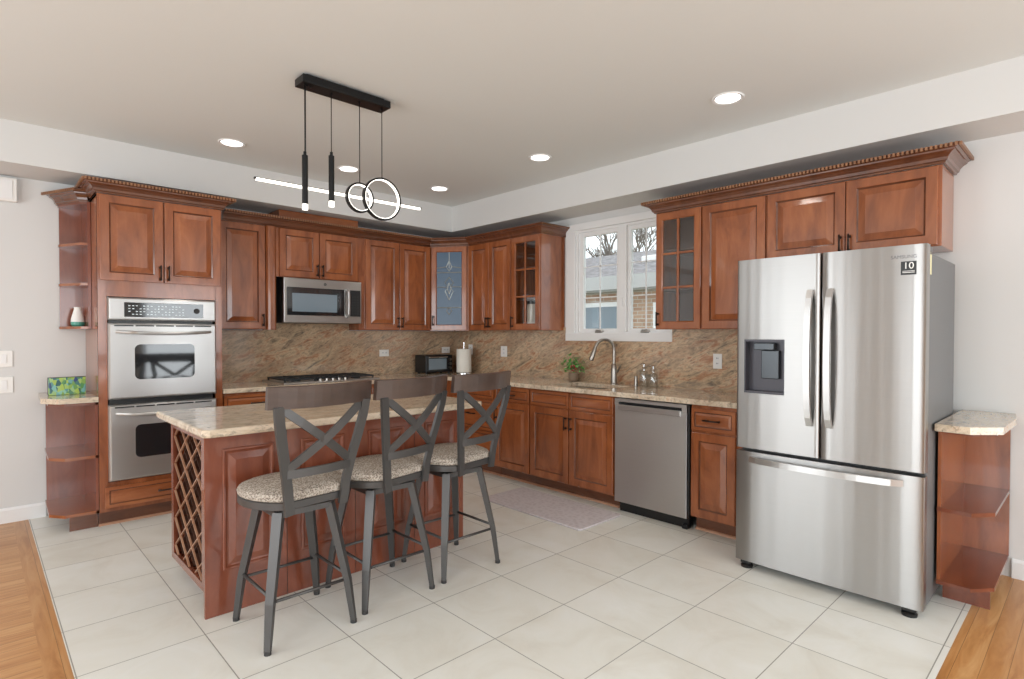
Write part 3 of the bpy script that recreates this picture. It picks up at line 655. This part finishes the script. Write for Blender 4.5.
for k in range(13):
    a = PI * k / 12 * .93; q = r - r * math.cos(a); pts.append((dxy[0] * q, dxy[1] * q, .303 + r * math.sin(a)))
m.tube(pts, .0135, 12); m.build('neck', 'nickel', t)
e = Vector(pts[-1]); g = (Vector(pts[-1]) - Vector(pts[-2])).normalized()
m = MB(); m.tube([e, e + g * .03, e + g * .11, e + g * .12], [.0145, .018, .021, .017], 12); m.build('spray_head', 'nickel', t)
m = MB(); m.tube([(.0, -.02, .10), (.0, -.04, .115), (-.01, -.075, .165)], [.012, .009, .006], 10); m.build('lever', 'nickel', t)
t = thing('air_gap', 'short nickel sink cap left of the soap bottles', 'cap', (4.08, 2.75, .9152)); m = MB(); m.lathe([(.02, 0), (.02, .004), (.015, .006), (.015, .075), (.012, .082)]); m.build('cap', 'nickel', t)
def soap(lab, y, h, sq):
    t = thing('soap_dispenser', lab, 'bottle', (4.085, y, .9152), 0, 'soap bottles by the sink')
    m = MB(); m.lathe([(.034, 0), (.038, .006), (.038, h * .7), (.032, h * .82), (.012, h * .9), (.012, h)]); m.build('bottle', 'bottle', t)
    m = MB(); m.lathe([(.013, h + .0003), (.015, h + .02), (.006, h + .022), (.006, h + .045)]); m.tube([(0, 0, h + .045), (-.02, .0, h + .05), (-.05, 0, h + .042)], [.008, .006, .005], 8); tag(m.build('pump', 'chrome', t), label='chrome pump')
soap('clear pump soap bottle nearer the faucet', 2.675, .145, 0); soap('clear pump soap bottle farther from the faucet, on the right', 2.585, .130, 1)
# plant
t = thing('potted_plant', 'small leafy green plant with red berries left of the sink', 'plant', (4.05, 3.42, .9152))
m = MB(); m.lathe([(.03, 0), (.042, .01), (.046, .06), (.043, .078), (.036, .075)]); m.build('pot', 'pot', t)
m = MB()
for i in range(150):
    a = random.uniform(0, 2 * PI); el = random.uniform(-.25, 1.3); rr = random.uniform(.03, .145)
    c = Vector((math.cos(a) * math.cos(el) * rr * .7, math.sin(a) * math.cos(el) * rr * 1.15, .115 + math.sin(el) * rr * 1.0)); nrm = Vector((math.cos(a), math.sin(a), random.uniform(-.3, .8))).normalized()
    u = nrm.cross(Vector((0, 0, 1))).normalized(); v = nrm.cross(u) * .5 + nrm * .8; s = random.uniform(.019, .032)
    m._add([c - v * s, c + u * s * .5 + nrm * .003, c + v * s * 1.1, c - u * s * .5 + nrm * .003], [(0, 1, 2), (0, 2, 3)])
m.build('foliage', 'leaf', t)
m = MB()
for i in range(9):
    a = random.uniform(0, 2 * PI); m.tube([(0, 0, .07), (.02 * math.cos(a), .03 * math.sin(a), .12), (.05 * math.cos(a), .08 * math.sin(a), .16)], .0022, 5)
m.build('stem', 'leaf', t)
m = MB()
for i in range(9):
    c = Vector((-.055 + random.uniform(-.02, .01), -.045 + random.uniform(-.03, .03), .12 + random.uniform(-.02, .03))); m.lathe([(.001, -.009), (.008, -.005), (.009, 0), (.008, .005), (.001, .009)], c, 8)
m.build('berries', 'berry', t)

# ---- cooktop, toaster, towel
t = thing('gas_cooktop', 'five burner gas cooktop with black grates on the back worktop', 'cooktop', (1.905, 4.815, .9152))
m = MB(); m.box(0, .925, 0, .51, 0, .014, .004); m.build('tray', 'steel', t)
for i in range(3):
    x0 = .035 + i * .290; m = MB()
    for x in (x0, x0 + .138, x0 + .275): m.box(x - .006, x + .006, .07, .46, .030, .044)
    for y in (.07, .17, .265, .36, .46): m.box(x0, x0 + .275, y - .006, y + .006, .030, .044)
    for x in (x0 + .003, x0 + .272):
        for y in (.075, .455): m.box(x - .006, x + .006, y - .006, y + .006, .0142, .03)
    m.build('grate', 'grate', t)
for x, y, r in ((.172, .17, .04), (.172, .36, .045), (.462, .30, .055), (.753, .17, .045), (.753, .36, .04)):
    m = MB(); m.lathe([(r, 0), (r, .008), (r * .8, .010), (r * .8, .016), (.005, .017)], (x, y, .0142)); m.build('burner', 'grate', t)
for i in range(5):
    m = MB(); m.lathe([(.016, 0), (.015, .02), (.004, .022)], (.342 + i * .06, .038, .0142), 16); m.build('knob', 'nickel', t)
t = thing('toaster_oven', 'small black toaster oven on the worktop in the corner', 'toaster oven', (3.56, 5.08, .9152))
m = MB(); m.box(0, .365, .02, .23, .012, .205, .008); 
for x in (.03, .335):
    for y in (.05, .2): m.cyl((x, y), .012, 0, .012, 10)
m.build('body', 'black', t)
m = MB(); m.box(.012, .285, .008, .0198, .02, .195, .003); d = m.build('door', 'black', t)
m = MB(); m.box(.03, .27, .004, .0078, .045, .165, .001); m.build('window', 'farglass', d)
m = MB(); m.tube([(.03, .008, .18), (.03, -.015, .182), (.27, -.015, .182), (.27, .008, .18)], .006, 8); m.build('handle', 'chrome', d)
for z in (.055, .105, .155): m = MB(); m.cyl((.325, z), .016, -.002, .0198, 16, 'y'); m.build('knob', 'nickel', t)
t = thing('paper_towel_holder', 'white paper towel roll on a steel stand in the corner', 'paper towels', (3.95, 4.925, .9152))
m = MB(); m.lathe([(.085, 0), (.085, .006), (.07, .010), (.01, .011)]); m.lathe([(.006, .011), (.006, .325), (.010, .33), (.010, .345), (.002, .35)], n=12); m.build('stand', 'chrome', t)
m = MB(); m.lathe([(.02, .013), (.082, .013), (.083, .02), (.083, .265), (.08, .272), (.02, .272)]); m.build('roll', 'paper', t)

# ---- outlets and switches
def outlet(lab, pos, wall, horiz, slots='outlet', w=.072, h=.116, gang=1):
    t = thing('wall_outlet' if slots == 'outlet' else 'light_switch', lab, slots, pos, 0 if wall == 'A' else RB, 'wall outlets' if slots == 'outlet' else 'light switches')
    if horiz: w, h = h, w
    w *= gang if gang > 1 else 1
    m = MB(); m.box(-w / 2, w / 2, -.007, -.0005, -h / 2, h / 2, .003); m.build('plate', 'white', t)
    if slots == 'outlet':
        for s in (-1, 1):
            cx, cz = (s * .02, 0) if horiz else (0, s * .02)
            m = MB(); m.box(cx - .014, cx + .014, -.0095, -.0072, cz - .014, cz + .014, .002); r_ = m.build('receptacle', 'trim', t)
            m = MB(); m.box(cx - .007, cx - .004, -.0104, -.0096, cz - .002, cz + .008); m.box(cx + .004, cx + .007, -.0104, -.0096, cz - .002, cz + .008); m.build('slot', 'black', r_)
    else:
        for g in range(gang):
            cx = (g - (gang - 1) / 2) * .046; m = MB(); m.box(cx - .016, cx + .016, -.0105, -.0072, -.032, .032, .002); m.build('rocker', 'trim', t)
ya, xb = YA - .0205, XB - .0205
outlet('white outlet lying sideways on the granite between cooktop and toaster oven', (3.203, ya, 1.147), 'A', True)
outlet('white outlet lying sideways above the toaster oven', (4.03, ya, 1.165), 'A', True)
outlet('cream outlet on the granite behind the paper towel roll', (xb, 5.06, 1.175), 'B', False)
outlet('white outlet on the granite under the glass cabinet left of the window', (xb, 4.49, 1.165), 'B', False, w=.098)
outlet('white outlet on the granite beside the refrigerator', (xb, 2.06, 1.145), 'B', False)
outlet('upper of the two white switch plates on the left wall', (.125, YA, 1.17), 'A', False, 'light switch', gang=2)
outlet('lower of the two white switch plates on the left wall', (.125, YA, .985), 'A', False, 'light switch', gang=2)
t = thing('chime_box', 'white rectangular plastic box high on the left wall', 'wall box', (.08, YA, 2.285))
m = MB(); m.box(-.15, .15, -.05, -.0005, 0, .165, .006); m.build('cover', 'white', t); m = MB(); m.box(-.13, .125, -.054, -.0502, .015, .15, .002); m.build('front_panel', 'trim', t)

# ---- refrigerator
t = thing('refrigerator', 'large stainless french door refrigerator with bottom freezer', 'refrigerator', (3.208, 1.477, 0), RB)
FW_, bul = .904, .007
def fy(x): u = 2 * x / FW_ - 1; return bul * (u * u)
def slab(m, x0, x1, z0, z1, r=.009, rl=True, rr_=True):
    pts = []
    n = 10
    if rl: pts += [(x0, .068), (x0, fy(x0) + r), (x0 + r * .3, fy(x0) + r * .3)]
    else: pts += [(x0, .068)]
    a0 = x0 + (r if rl else 0); a1 = x1 - (r if rr_ else 0)
    for k in range(n + 1): x = a0 + (a1 - a0) * k / n; pts.append((x, fy(x)))
    if rr_: pts += [(x1 - r * .3, fy(x1) + r * .3), (x1, fy(x1) + r), (x1, .068)]
    else: pts += [(x1, .068)]
    k = len(pts); A = [m.bm.verts.new((x, y, z0)) for x, y in pts]; B = [m.bm.verts.new((x, y, z1)) for x, y in pts]
    for i in range(k):
        f = m.bm.faces.new([A[i], A[(i + 1) % k], B[(i + 1) % k], B[i]]); f.smooth = 0 < i < k - 2
    m.bm.faces.new(A[::-1]); m.bm.faces.new(B)
m = MB(); m.box(.006, FW_ - .006, .078, .755, .035, 1.745, .004); m.build('body', 'fr_side', t)
m = MB(); m.box(.012, FW_ - .012, .069, .0778, .05, 1.74); m.build('gasket', 'black', t)
dx0, dx1, dz0, dz1 = .046, .270, 1.017, 1.324
m = MB(); slab(m, 0, dx0, .70, 1.778, rr_=False); slab(m, dx1, .4495, .70, 1.778, rl=False); slab(m, dx0, dx1, .70, dz0, rl=False, rr_=False); slab(m, dx0, dx1, dz1, 1.778, rl=False, rr_=False)
ld = m.build('door', 'steel_fridge', t)
m = MB(); m.box(dx0 + .001, dx1 - .001, .058, .066, dz0 + .001, dz1 - .001); m.box(dx0 + .0005, dx0 + .008, .002, .058, dz0 + .001, dz1 - .001); m.box(dx1 - .008, dx1 - .0005, .004, .058, dz0 + .001, dz1 - .001); m.box(dx0 + .008, dx1 - .008, .004, .058, dz1 - .012, dz1 - .001); m.box(dx0 + .008, dx1 - .008, .004, .058, dz0 + .001, dz0 + .014)
dp = tag(m.build('dispenser', M['fr_side'] if False else plain('dark_grey_plastic', S(70, 68, 74), 0.35, 0.3), ld), label='dark recessed water dispenser')
m = MB(); m.box(dx0 + .05, dx1 - .06, .012, .05, dz1 - .06, dz1 - .02, .004); m.box(dx0 + .085, dx1 - .04, .03, .057, dz0 + .085, dz0 + .245, .004); m.build('dispenser_paddle', plain('smoked_plastic', S(50, 54, 58), 0.2, 0.3), ld)
m = MB(); slab(m, .4545, FW_, .70, 1.778); rd = m.build('door', 'steel_fridge', t)
m = MB(); slab(m, 0, FW_, .045, .680); fz = m.build('freezer_drawer', 'steel_fridge', t)
def bowed(x, z0, z1):
    m = MB(); pts = []; n = 16
    for k in range(n + 1): s = k / n; pts.append((x, fy(x) - .005 - .05 * min(1, (4 * s * (1 - s)) ** .5), z0 + (z1 - z0) * s))
    m.bar(pts, [.030] * (n + 1), [.018] * (n + 1), (0, 1, 0)); return m
bowed(.402, .87, 1.585).build('handle', 'steel', ld); bowed(.498, .87, 1.585).build('handle', 'steel', rd)
m = MB(); pts = [(.085 + .735 * k / 16, fy(.085 + .735 * k / 16) - .005 - .045 * min(1, (4 * (k / 16) * (1 - k / 16)) ** .5), .640) for k in range(17)]
m.bar(pts, .032, .018, (0, 1, 0)); m.build('handle', 'steel', fz)
for x in (.05, .80):
    m = MB(); m.box(x, x + .1, .05, .15, 1.7455, 1.775, .006); m.build('hinge_cover', 'fr_side', t)
for x, y in ((.055, .03), (.845, .03), (.055, .70), (.845, .70)):
    m = MB(); m.lathe([(.032, 0), (.034, .012), (.026, .02), (.016, .024), (.016, .0445)], (x, y + .012 if y < .1 else y, 0), 16)
    if y < .1: m.box(x - .03, x + .03, .02, .12, .022, .044, .004)
    m.build('foot', 'black', t)
yl = lambda x: fy(x) - .0008
text_mesh('brand_lettering', 'SAMSUNG', .023, 'fr_side', rd, (.812, yl(.812), 1.722), (PI / 2, 0, math.atan2(fy(.83) - fy(.79), .04)))
a_ = math.atan2(fy(.85) - fy(.81), .04)
m = MB(); m.box(-.031, .031, -.0012, 0, -.032, .032); st = tag(m.build('sticker', 'black', rd, (.832, fy(.832) - .0006, 1.668), a_), label='black square sticker with a white number')
text_mesh('sticker_number', '10', .044, 'white', st, (0, -.0018, .010), (PI / 2, 0, 0)); m = MB(); m.box(-.024, .024, -.002, -.0013, -.022, -.019); m.box(-.024, .024, -.002, -.0013, -.015, -.013); m.build('sticker_line', 'white', st)
m = MB(); m.box(FW_ - .0058, FW_ - .0040, .085, .125, 1.64, 1.735); m.box(FW_ - .09, FW_ - .0058, .085, .13, 1.7452, 1.7462); tag(m.build('energy_tag', plain('pale_yellow_paper', S(222, 214, 170), 0.7), t), label='pale yellow paper tag on the side')

# ---- right end shelf
t = thing('end_base_shelf', 'open cherry base shelf with granite top right of the refrigerator', 'shelf', (0, 0, 0))
RS = [(XB - .02, .566), (3.465, .566), (3.455, .43), (3.555, .352), (XB - .02, .352)]
m = MB(); m.box(XB - .032, XB - .02, .352, .566, .12, .88); m.build('back_panel', 'wood', t)
m = MB(); m.box(3.478, XB - .032, .552, .566, .105, .88); m.build('side_panel', 'wood', t)
for z in (.11, .475): m = MB(); m.prism(RS, z, z + .018); m.build('shelf', 'redwood_h', t)
m = MB(); m.prism([(a + .02 if a < 4 else a, b) for a, b in RS], .862, .88); m.build('top_rail', 'redwood_h', t)
m = MB(); m.box(3.60, 3.62, .372, .56, 0, .109); m.build('toe_kick', 'redwood_h', t)
m = MB(); m.prism([(XB - .004, .568), (3.40, .568), (3.39, .43), (3.50, .322), (3.95, .312), (XB - .004, .335)], .8802, .915); tag(m.build('top', 'granite', t), label='beige granite top')

# ---- island
IX0, IX1, IY0, IY1 = .775, 2.327, 2.909, 3.64
t = thing('kitchen_island', 'cherry kitchen island with wine rack end in front of the stools', 'island', (0, 0, 0))
m = MB(); m.box(IX0, IX1, IY0, IY0 + .022, 0, .877, .002); fpnl = m.build('front_panel', 'redwood', t)
for x in (.853, 1.237, 1.63, 2.02):
    m = MB(); m.rings(.244, .588, [(0, 0), (0, -.006), (.004, -.009), (.012, -.009), (.018, -.004), (.026, -.003), (.058, -.011), (.060, -.011)]); m.build('raised_panel', 'redwood', t, (x, IY0 - .0005, .212))
m = MB()
for x in (1.163, 1.55, 1.945): m.box(x - .0012, x + .0012, IY0 - .0012, IY0, 0, .876)
m.build('panel_seam', 'bronze', fpnl)
RX = .80
m = MB(); m.box(RX + .022, IX1, IY0 + .024, IY1, .085, .109); m.box(RX + .35, IX1, IY0 + .024, IY1, .11, .876, .001); m.box(RX, RX + .35, IY1 - .02, IY1, .085, .876); m.box(RX + .022, RX + .35, IY0 + .024, IY0 + .045, .11, .876); m.box(RX + .022, RX + .35, IY0 + .045, IY1 - .02, .86, .876)
m.build('carcass', 'redwood', t)
m = MB(); m.box(RX, RX + .02, IY0 + .024, 3.055, .085, .876); m.box(RX, RX + .02, 3.595, IY1 - .0205, .085, .876); m.box(RX, RX + .02, 3.055, 3.595, .085, .122); m.box(RX, RX + .02, 3.055, 3.595, .825, .876); wf = m.build('wine_rack_frame', 'redwood', t)
m = MB(); y0, y1, z0, z1 = 3.055, 3.595, .122, .825
def clip(p, d):
    t0, t1 = -9, 9
    for c, v, lo, hi in ((p[0], d[0], y0, y1), (p[1], d[1], z0, z1)):
        a, b = (lo - c) / v, (hi - c) / v; a, b = min(a, b), max(a, b); t0 = max(t0, a); t1 = min(t1, b)
    return (t0, t1) if t1 - t0 > .02 else None
for s in (-1, 1):
    d = (math.cos(.60), s * math.sin(.60)); off = 0 if s > 0 else .004
    for k in range(-12, 13):
        p = ((y0 + y1) / 2 + k * .225 + .05, (z0 + z1) / 2); c = clip(p, d)
        if c:
            A, B = [(RX + .009 + off, p[0] + d[0] * q, p[1] + d[1] * q) for q in c]; m.bar([A, B], .0055, .010, (1, 0, 0))
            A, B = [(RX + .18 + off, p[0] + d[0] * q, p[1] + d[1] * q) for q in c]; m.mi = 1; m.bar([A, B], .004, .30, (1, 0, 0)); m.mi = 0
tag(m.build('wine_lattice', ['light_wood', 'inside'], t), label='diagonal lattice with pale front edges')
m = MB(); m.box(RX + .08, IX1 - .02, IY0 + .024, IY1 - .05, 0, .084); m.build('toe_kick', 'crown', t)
m = MB(); P = [(.765, 2.775), (2.37, 2.775), (2.40, 2.805), (2.40, 3.665), (.735, 3.665), (.735, 2.80)]
# rounded edge slab
def round_slab(m, P, z0, z1, b):
    c = Vector((sum(p[0] for p in P) / len(P), sum(p[1] for p in P) / len(P)))
    def ins(q):
        R = []
        for i in range(len(P)):
            a, o, e = Vector(P[i - 1]), Vector(P[i]), Vector(P[(i + 1) % len(P)]); n1 = (o - a).normalized(); n2 = (e - o).normalized(); n1 = Vector((-n1.y, n1.x)); n2 = Vector((-n2.y, n2.x)); k = (n1 + n2) / (1 + n1.dot(n2)); R.append(o + k * q)
        return R
    L_ = [(b, z0), (b * .3, z0 + b * .3), (0, z0 + b), (0, z1 - b), (b * .3, z1 - b * .3), (b, z1)]; V = []
    for q, z in L_: V.append([m.bm.verts.new((p.x, p.y, z)) for p in ins(q)])
    n = len(P)
    for A, B in zip(V, V[1:]):
        for i in range(n): m.bm.faces.new([A[i], A[(i + 1) % n], B[(i + 1) % n], B[i]])
    m.bm.faces.new(V[0][::-1]); m.bm.faces.new(V[-1])
round_slab(m, P, .8772, .915, .010); tag(m.build('island_worktop', 'granite'), 'beige granite slab on top of the kitchen island', 'worktop')

# ---- stools
def make_stool(label, loc, sw):
    t = thing('bar_stool', label, 'stool', loc, 0, 'bar stools at the island')
    for sx in (-1, 1):
        for sy in (-1, 1):
            m = MB(); a = Vector((sx * .118, sy * .118, .565)); b = Vector((sx * .178, sy * .178, .20)); c = Vector((sx * .197, sy * .197, .012))
            m.bar([a, b, c], [.044, .036, .025], [.034, .028, .022], (sx, sy, 0)); lg = m.build('leg', 'stoolmetal', t)
            m = MB(); m.cyl((sx * .197, sy * .197), .015, 0, .016, 12); m.build('foot_cap', 'rubber', lg)
    for k in range(4):
        m = MB(); z = .205 if k % 2 == 0 else .225; r = .176
        a, b = [((-r, -r), (r, -r)), ((r, -r), (r, r)), ((r, r), (-r, r)), ((-r, r), (-r, -r))][k]; m.tube([(*a, z), (*b, z)], .0075, 8); m.build('stretcher', 'stoolmetal', t)
    m = MB()
    for a, b in (((-1, -1), (1, -1)), ((1, -1), (1, 1)), ((1, 1), (-1, 1)), ((-1, 1), (-1, -1))): m.bar([(a[0] * .12, a[1] * .12, .560), (b[0] * .12, b[1] * .12, .560)], .034, .026, (0, 0, 1))
    m.box(-.13, .13, -.02, .02, .55, .572); m.cyl((0, 0), .07, .573, .590, 20); m.build('swivel_base', 'stoolmetal', t)
    def outline(k, n=40):
        P = []
        for i in range(n):
            a = 2 * PI * i / n; c, s = math.cos(a), math.sin(a)
            x = .233 * math.copysign(abs(c) ** .82, c); y = .225 * math.copysign(abs(s) ** .82, s)
            y = max(y, -.19); x *= (1 - .12 * max(0, -y) / .19); P.append((x * k, y * k))
        return P
    def loft(m, lv):
        R = [[m.bm.verts.new((x, y, z)) for x, y in outline(k)] for k, z in lv]; n = len(R[0])
        for A, B in zip(R, R[1:]):
            for i in range(n): f = m.bm.faces.new([A[i], A[(i + 1) % n], B[(i + 1) % n], B[i]]); f.smooth = True
        m.bm.faces.new(R[0][::-1]); m.bm.faces.new(R[-1])
    m = MB(); loft(m, [(.98, .5905), (1.0, .594), (1.0, .622), (.98, .626)]); m.build('seat_frame', 'stoolmetal', t, rz=sw)
    m = MB(); loft(m, [(.97, .6265), (1.0, .632), (1.01, .645), (.97, .660), (.86, .670), (.6, .676), (.3, .678)]); m.build('cushion', 'fabric', t, rz=sw)
    yb = -.20
    prof = [(.130, -.200, .572), (.142, -.208, .68), (.162, -.224, .79), (.184, -.243, .89), (.202, -.258, .98), (.210, -.266, 1.05)]
    for s in (-1, 1): m = MB(); m.bar([(s * x, y, z) for x, y, z in prof], .042, .016, (0, 1, 0)); m.build('back_post', 'stoolmetal', t, rz=sw)
    cv = lambda x, d: -d + .055 * (x / .25) ** 2
    m = MB(); n = 14; xs = [-.249 + .498 * i / n for i in range(n + 1)]; V = []
    for x in xs: V.append([m.bm.verts.new((x, cv(x, dd) + off, z)) for dd, off, z in ((.305, 0, 1.040), (.315, 0, 1.132), (.315, .022, 1.135), (.305, .022, 1.040))])
    for A, B in zip(V, V[1:]):
        for k in range(4): f = m.bm.faces.new([A[k], A[(k + 1) % 4], B[(k + 1) % 4], B[k]]); f.smooth = False
    m.bm.faces.new(V[0][::-1]); m.bm.faces.new(V[-1]); tag(m.build('crest_rail', 'crest', t, rz=sw), label='wide curved dark wood top rail')
    m = MB(); pts = [(-.152 + .304 * i / 10, -.222 - .018 * (1 - ((i - 5) / 5) ** 2), .755) for i in range(11)]; m.bar(pts, .036, .014, (0, 1, 0)); m.build('lower_rail', 'stoolmetal', t, rz=sw)
    for s in (-1, 1):
        m = MB(); pts = []
        for i in range(9):
            u = i / 8; x = s * (-.148 + .340 * u); z = .778 + .262 * u; pts.append((x, -.222 - .034 * u - .030 * math.sin(PI * u) - (.002 if s > 0 else .0) * 1, z))
        m.bar(pts, .036, .012, (0, 1, 0)); m.build('cross_brace', 'stoolmetal', t, rz=sw)
    return t
def copy_stool(src, label, loc, sw):
    r = src.copy(); C.objects.link(r); r.location = loc; r['label'] = label
    for ch in list(src.children):
        c = ch.copy(); C.objects.link(c); c.parent = r
        if c.name.split('.')[0] in ('seat_frame', 'cushion', 'back_post', 'crest_rail', 'lower_rail', 'cross_brace'): c.rotation_euler = (0, 0, sw)
        for g in ch.children: d = g.copy(); C.objects.link(d); d.parent = c
    return r
s1 = make_stool('bar stool nearest the wine rack end of the island', (1.077, 2.609, 0), math.radians(6))
copy_stool(s1, 'middle bar stool of the three at the island', (1.55, 2.645, 0), math.radians(12))
copy_stool(s1, 'bar stool at the island end nearest the sink', (2.03, 2.656, 0), math.radians(10))

# ---- floor mat
m = MB(); round_slab(m, [(3.01, 2.46), (3.455, 2.46), (3.475, 2.48), (3.475, 3.485), (3.455, 3.505), (3.01, 3.505), (2.99, 3.485), (2.99, 2.48)], .0005, .014, .006)
tag(m.build('floor_mat', 'rug'), 'lilac grey textured mat on the tiles in front of the sink', 'mat')

# ---- lights
for lab, x, y in (('round recessed ceiling light above the oven cabinet side', 1.37, 4.40), ('round recessed ceiling light behind the ring pendant', 2.295, 4.41), ('round recessed ceiling light nearest the room corner', 3.23, 4.40), ('round recessed ceiling light in front of the window', 3.235, 3.08), ('round recessed ceiling light above the refrigerator front, largest in view', 3.224, 1.546)):
    t = thing('recessed_light', lab, 'ceiling light', (x, y, ZC), 0, 'recessed ceiling lights')
    m = MB(); R = [[m.bm.verts.new((r * math.cos(2 * PI * i / 28), r * math.sin(2 * PI * i / 28), z)) for i in range(28)] for r, z in ((.092, -.0005), (.088, -.008), (.072, -.005), (.070, -.0005))]
    for A, B in zip(R, R[1:]):
        for i in range(28): m.bm.faces.new([A[i], A[(i + 1) % 28], B[(i + 1) % 28], B[i]])
    m.build('trim_ring', 'trim', t); m = MB(); m.cyl((0, 0), .069, -.004, -.0008, 28); m.build('lens', 'lamp', t)
    l = bpy.data.lights.new('downlight', 'SPOT'); l.energy = 9; l.spot_size = 2.2; l.spot_blend = 0.8; l.shadow_soft_size = .07; l.color = (1, .93, .84); lo = bpy.data.objects.new('downlight', l); C.objects.link(lo); lo.parent = t; lo.location = (0, 0, -.02)
t = thing('linear_pendant_light', 'black pendant light with glowing bar, rings and tubes above the island', 'pendant light', (0, 0, 0))
PY = 2.99
m = MB(); m.box(1.27, 1.80, PY - .055, PY + .055, ZC - .055, ZC - .014, .003); m.box(1.30, 1.77, PY - .03, PY + .03, ZC - .0142, ZC - .0005); cn = m.build('canopy', 'blackmetal', t)
m = MB()
for x in (1.31, 1.33, 1.45, 1.62, 1.765): m.cyl((x, PY - .01), .007, ZC - .062, ZC - .0552, 10)
m.build('cable_grip', 'blackmetal', cn)
def cable(x, z, y=PY): m = MB(); m.tube([(x, y, z), (x, y, ZC - .0555)], .0025, 6); m.build('cable', 'blackmetal', t)
cable(1.305, 2.155); cable(1.288, 2.31, PY - .03); cable(1.438, 2.34, PY - .03); cable(1.614, 2.22, PY - .022); cable(1.758, 2.274, PY - .024)
m = MB(); m.box(1.036, 2.051, PY - .007, PY + .007, 2.140, 2.150, .001); br = m.build('light_bar', 'blackmetal', t)
m = MB(); m.box(1.045, 2.042, PY - .0072, PY + .0072, 2.134, 2.1398); m.box(1.045, 2.042, PY - .0088, PY - .0073, 2.134, 2.146); m.build('led_strip', 'led', br)
for x, z0, z1 in ((1.288, 2.045, 2.305), (1.438, 2.085, 2.335)):
    m = MB(); m.cyl((x, PY - .03), .0155, z0, z1, 20); m.cyl((x, PY - .03), .008, z1, z1 + .02, 12); tb = m.build('tube_lamp', 'blackmetal', t)
    m = MB(); m.cyl((x, PY - .03), .0145, z0 - .030, z0 - .0003, 20); m.build('tip', 'led', tb)
for x, z, r, y in ((1.614, 2.135, .086, PY - .022), (1.758, 2.150, .125, PY - .024)):
    m = MB(); n = 48; R = []
    for rr, dy in ((r, -.011), (r, .011), (r - .010, .011), (r - .010, -.011)): R.append([m.bm.verts.new((x + rr * math.cos(2 * PI * i / n), y + dy, z + rr * math.sin(2 * PI * i / n))) for i in range(n)])
    for k in range(4):
        A, B = R[k], R[(k + 1) % 4]
        for i in range(n): f = m.bm.faces.new([A[i], A[(i + 1) % n], B[(i + 1) % n], B[i]]); f.smooth = k in (0, 2)
    rg = m.build('ring_lamp', 'blackmetal', t)
    m = MB(); R = []
    for rr, dy in ((r - .0102, -.0100), (r - .0102, .0100), (r - .0130, .0100), (r - .0130, -.0100)): R.append([m.bm.verts.new((x + rr * math.cos(2 * PI * i / n), y + dy, z + rr * math.sin(2 * PI * i / n))) for i in range(n)])
    for k in range(4):
        A, B = R[k], R[(k + 1) % 4]
        for i in range(n): m.bm.faces.new([A[i], A[(i + 1) % n], B[(i + 1) % n], B[i]])
    m.build('led_strip', 'led', rg)

# ---- outside the window
GZ = -.6
m = MB(); m.box(XB + .3, 40, -20, 45, GZ - .1, GZ); struct('ground_outside', m, 'grass')
t = thing('neighbor_house', 'buff brick house with grey shingle roof seen through the window', 'house', (0, 0, 0))
m = MB(); m.box(10.0, 16, 1.5, 13, GZ, 2.35); m.build('brick_wall', 'brick', t)
m = MB(); m.prism([(9.55, 2.45), (9.55, 2.55), (13.2, 3.62), (17, 2.55), (17, 2.45)], 1.0, 13.5, 'y'); m.build('roof', 'roof', t)
m = MB(); m.box(9.50, 9.60, 1.0, 13.5, 2.28, 2.56); m.box(9.6, 10.02, 1.0, 13.5, 2.25, 2.33); m.build('gutter', plain('grey_gutter_paint', S(178, 178, 176), 0.6), t)
for y0, y1, z0, z1 in ((7.05, 8.2, .3, 2.05), (8.85, 9.4, .2, 2.05), (5.6, 6.3, .4, 2.0)):
    m = MB(); m.box(9.93, 10.0, y0, y1, z0, z1); fr_ = m.build('window_frame', 'trim', t)
    m = MB(); m.box(9.915, 9.929, y0 + .1, y1 - .1, z0 + .1, (z0 + z1) / 2 - .03); m.box(9.915, 9.929, y0 + .1, y1 - .1, (z0 + z1) / 2 + .03, z1 - .1); m.build('window_glass', 'farglass', fr_)
m = MB(); m.box(11.0, 11.35, 6.9, 7.3, 2.98, 3.14, .03); m.build('roof_vent', 'trim', t)
def tree(lab, x, y, h, seed):
    rnd = random.Random(seed); m = MB()
    def br(p, d, ln, r, dep):
        q = p + d * ln; mid = (p + q) / 2 + Vector((rnd.uniform(-1, 1), rnd.uniform(-1, 1), 0)) * ln * .06
        m.tube([p, mid, q], [r, r * .85, r * .68], 5)
        if dep == 0: return
        for k in range(3):
            nd = (d + Vector((rnd.uniform(-1, 1), rnd.uniform(-1, 1), rnd.uniform(-.25, .7))) * .75).normalized(); br(p + (q - p) * rnd.uniform(.55, 1.0), nd, ln * rnd.uniform(.6, .8), r * .66, dep - 1)
    br(Vector((0, 0, GZ)), Vector((0, 0, 1)), h * .30, .15, 6); tag(m.build('bare_tree', 'bark', None, (x, y, 0)), lab, 'tree', 'bare trees behind the house')
tree('leafless tree behind the brick house roof, left window sash', 18.5, 14.6, 8.6, 3); tree('leafless tree behind the brick house roof, right window sash', 25.5, 17.3, 10.5, 5)
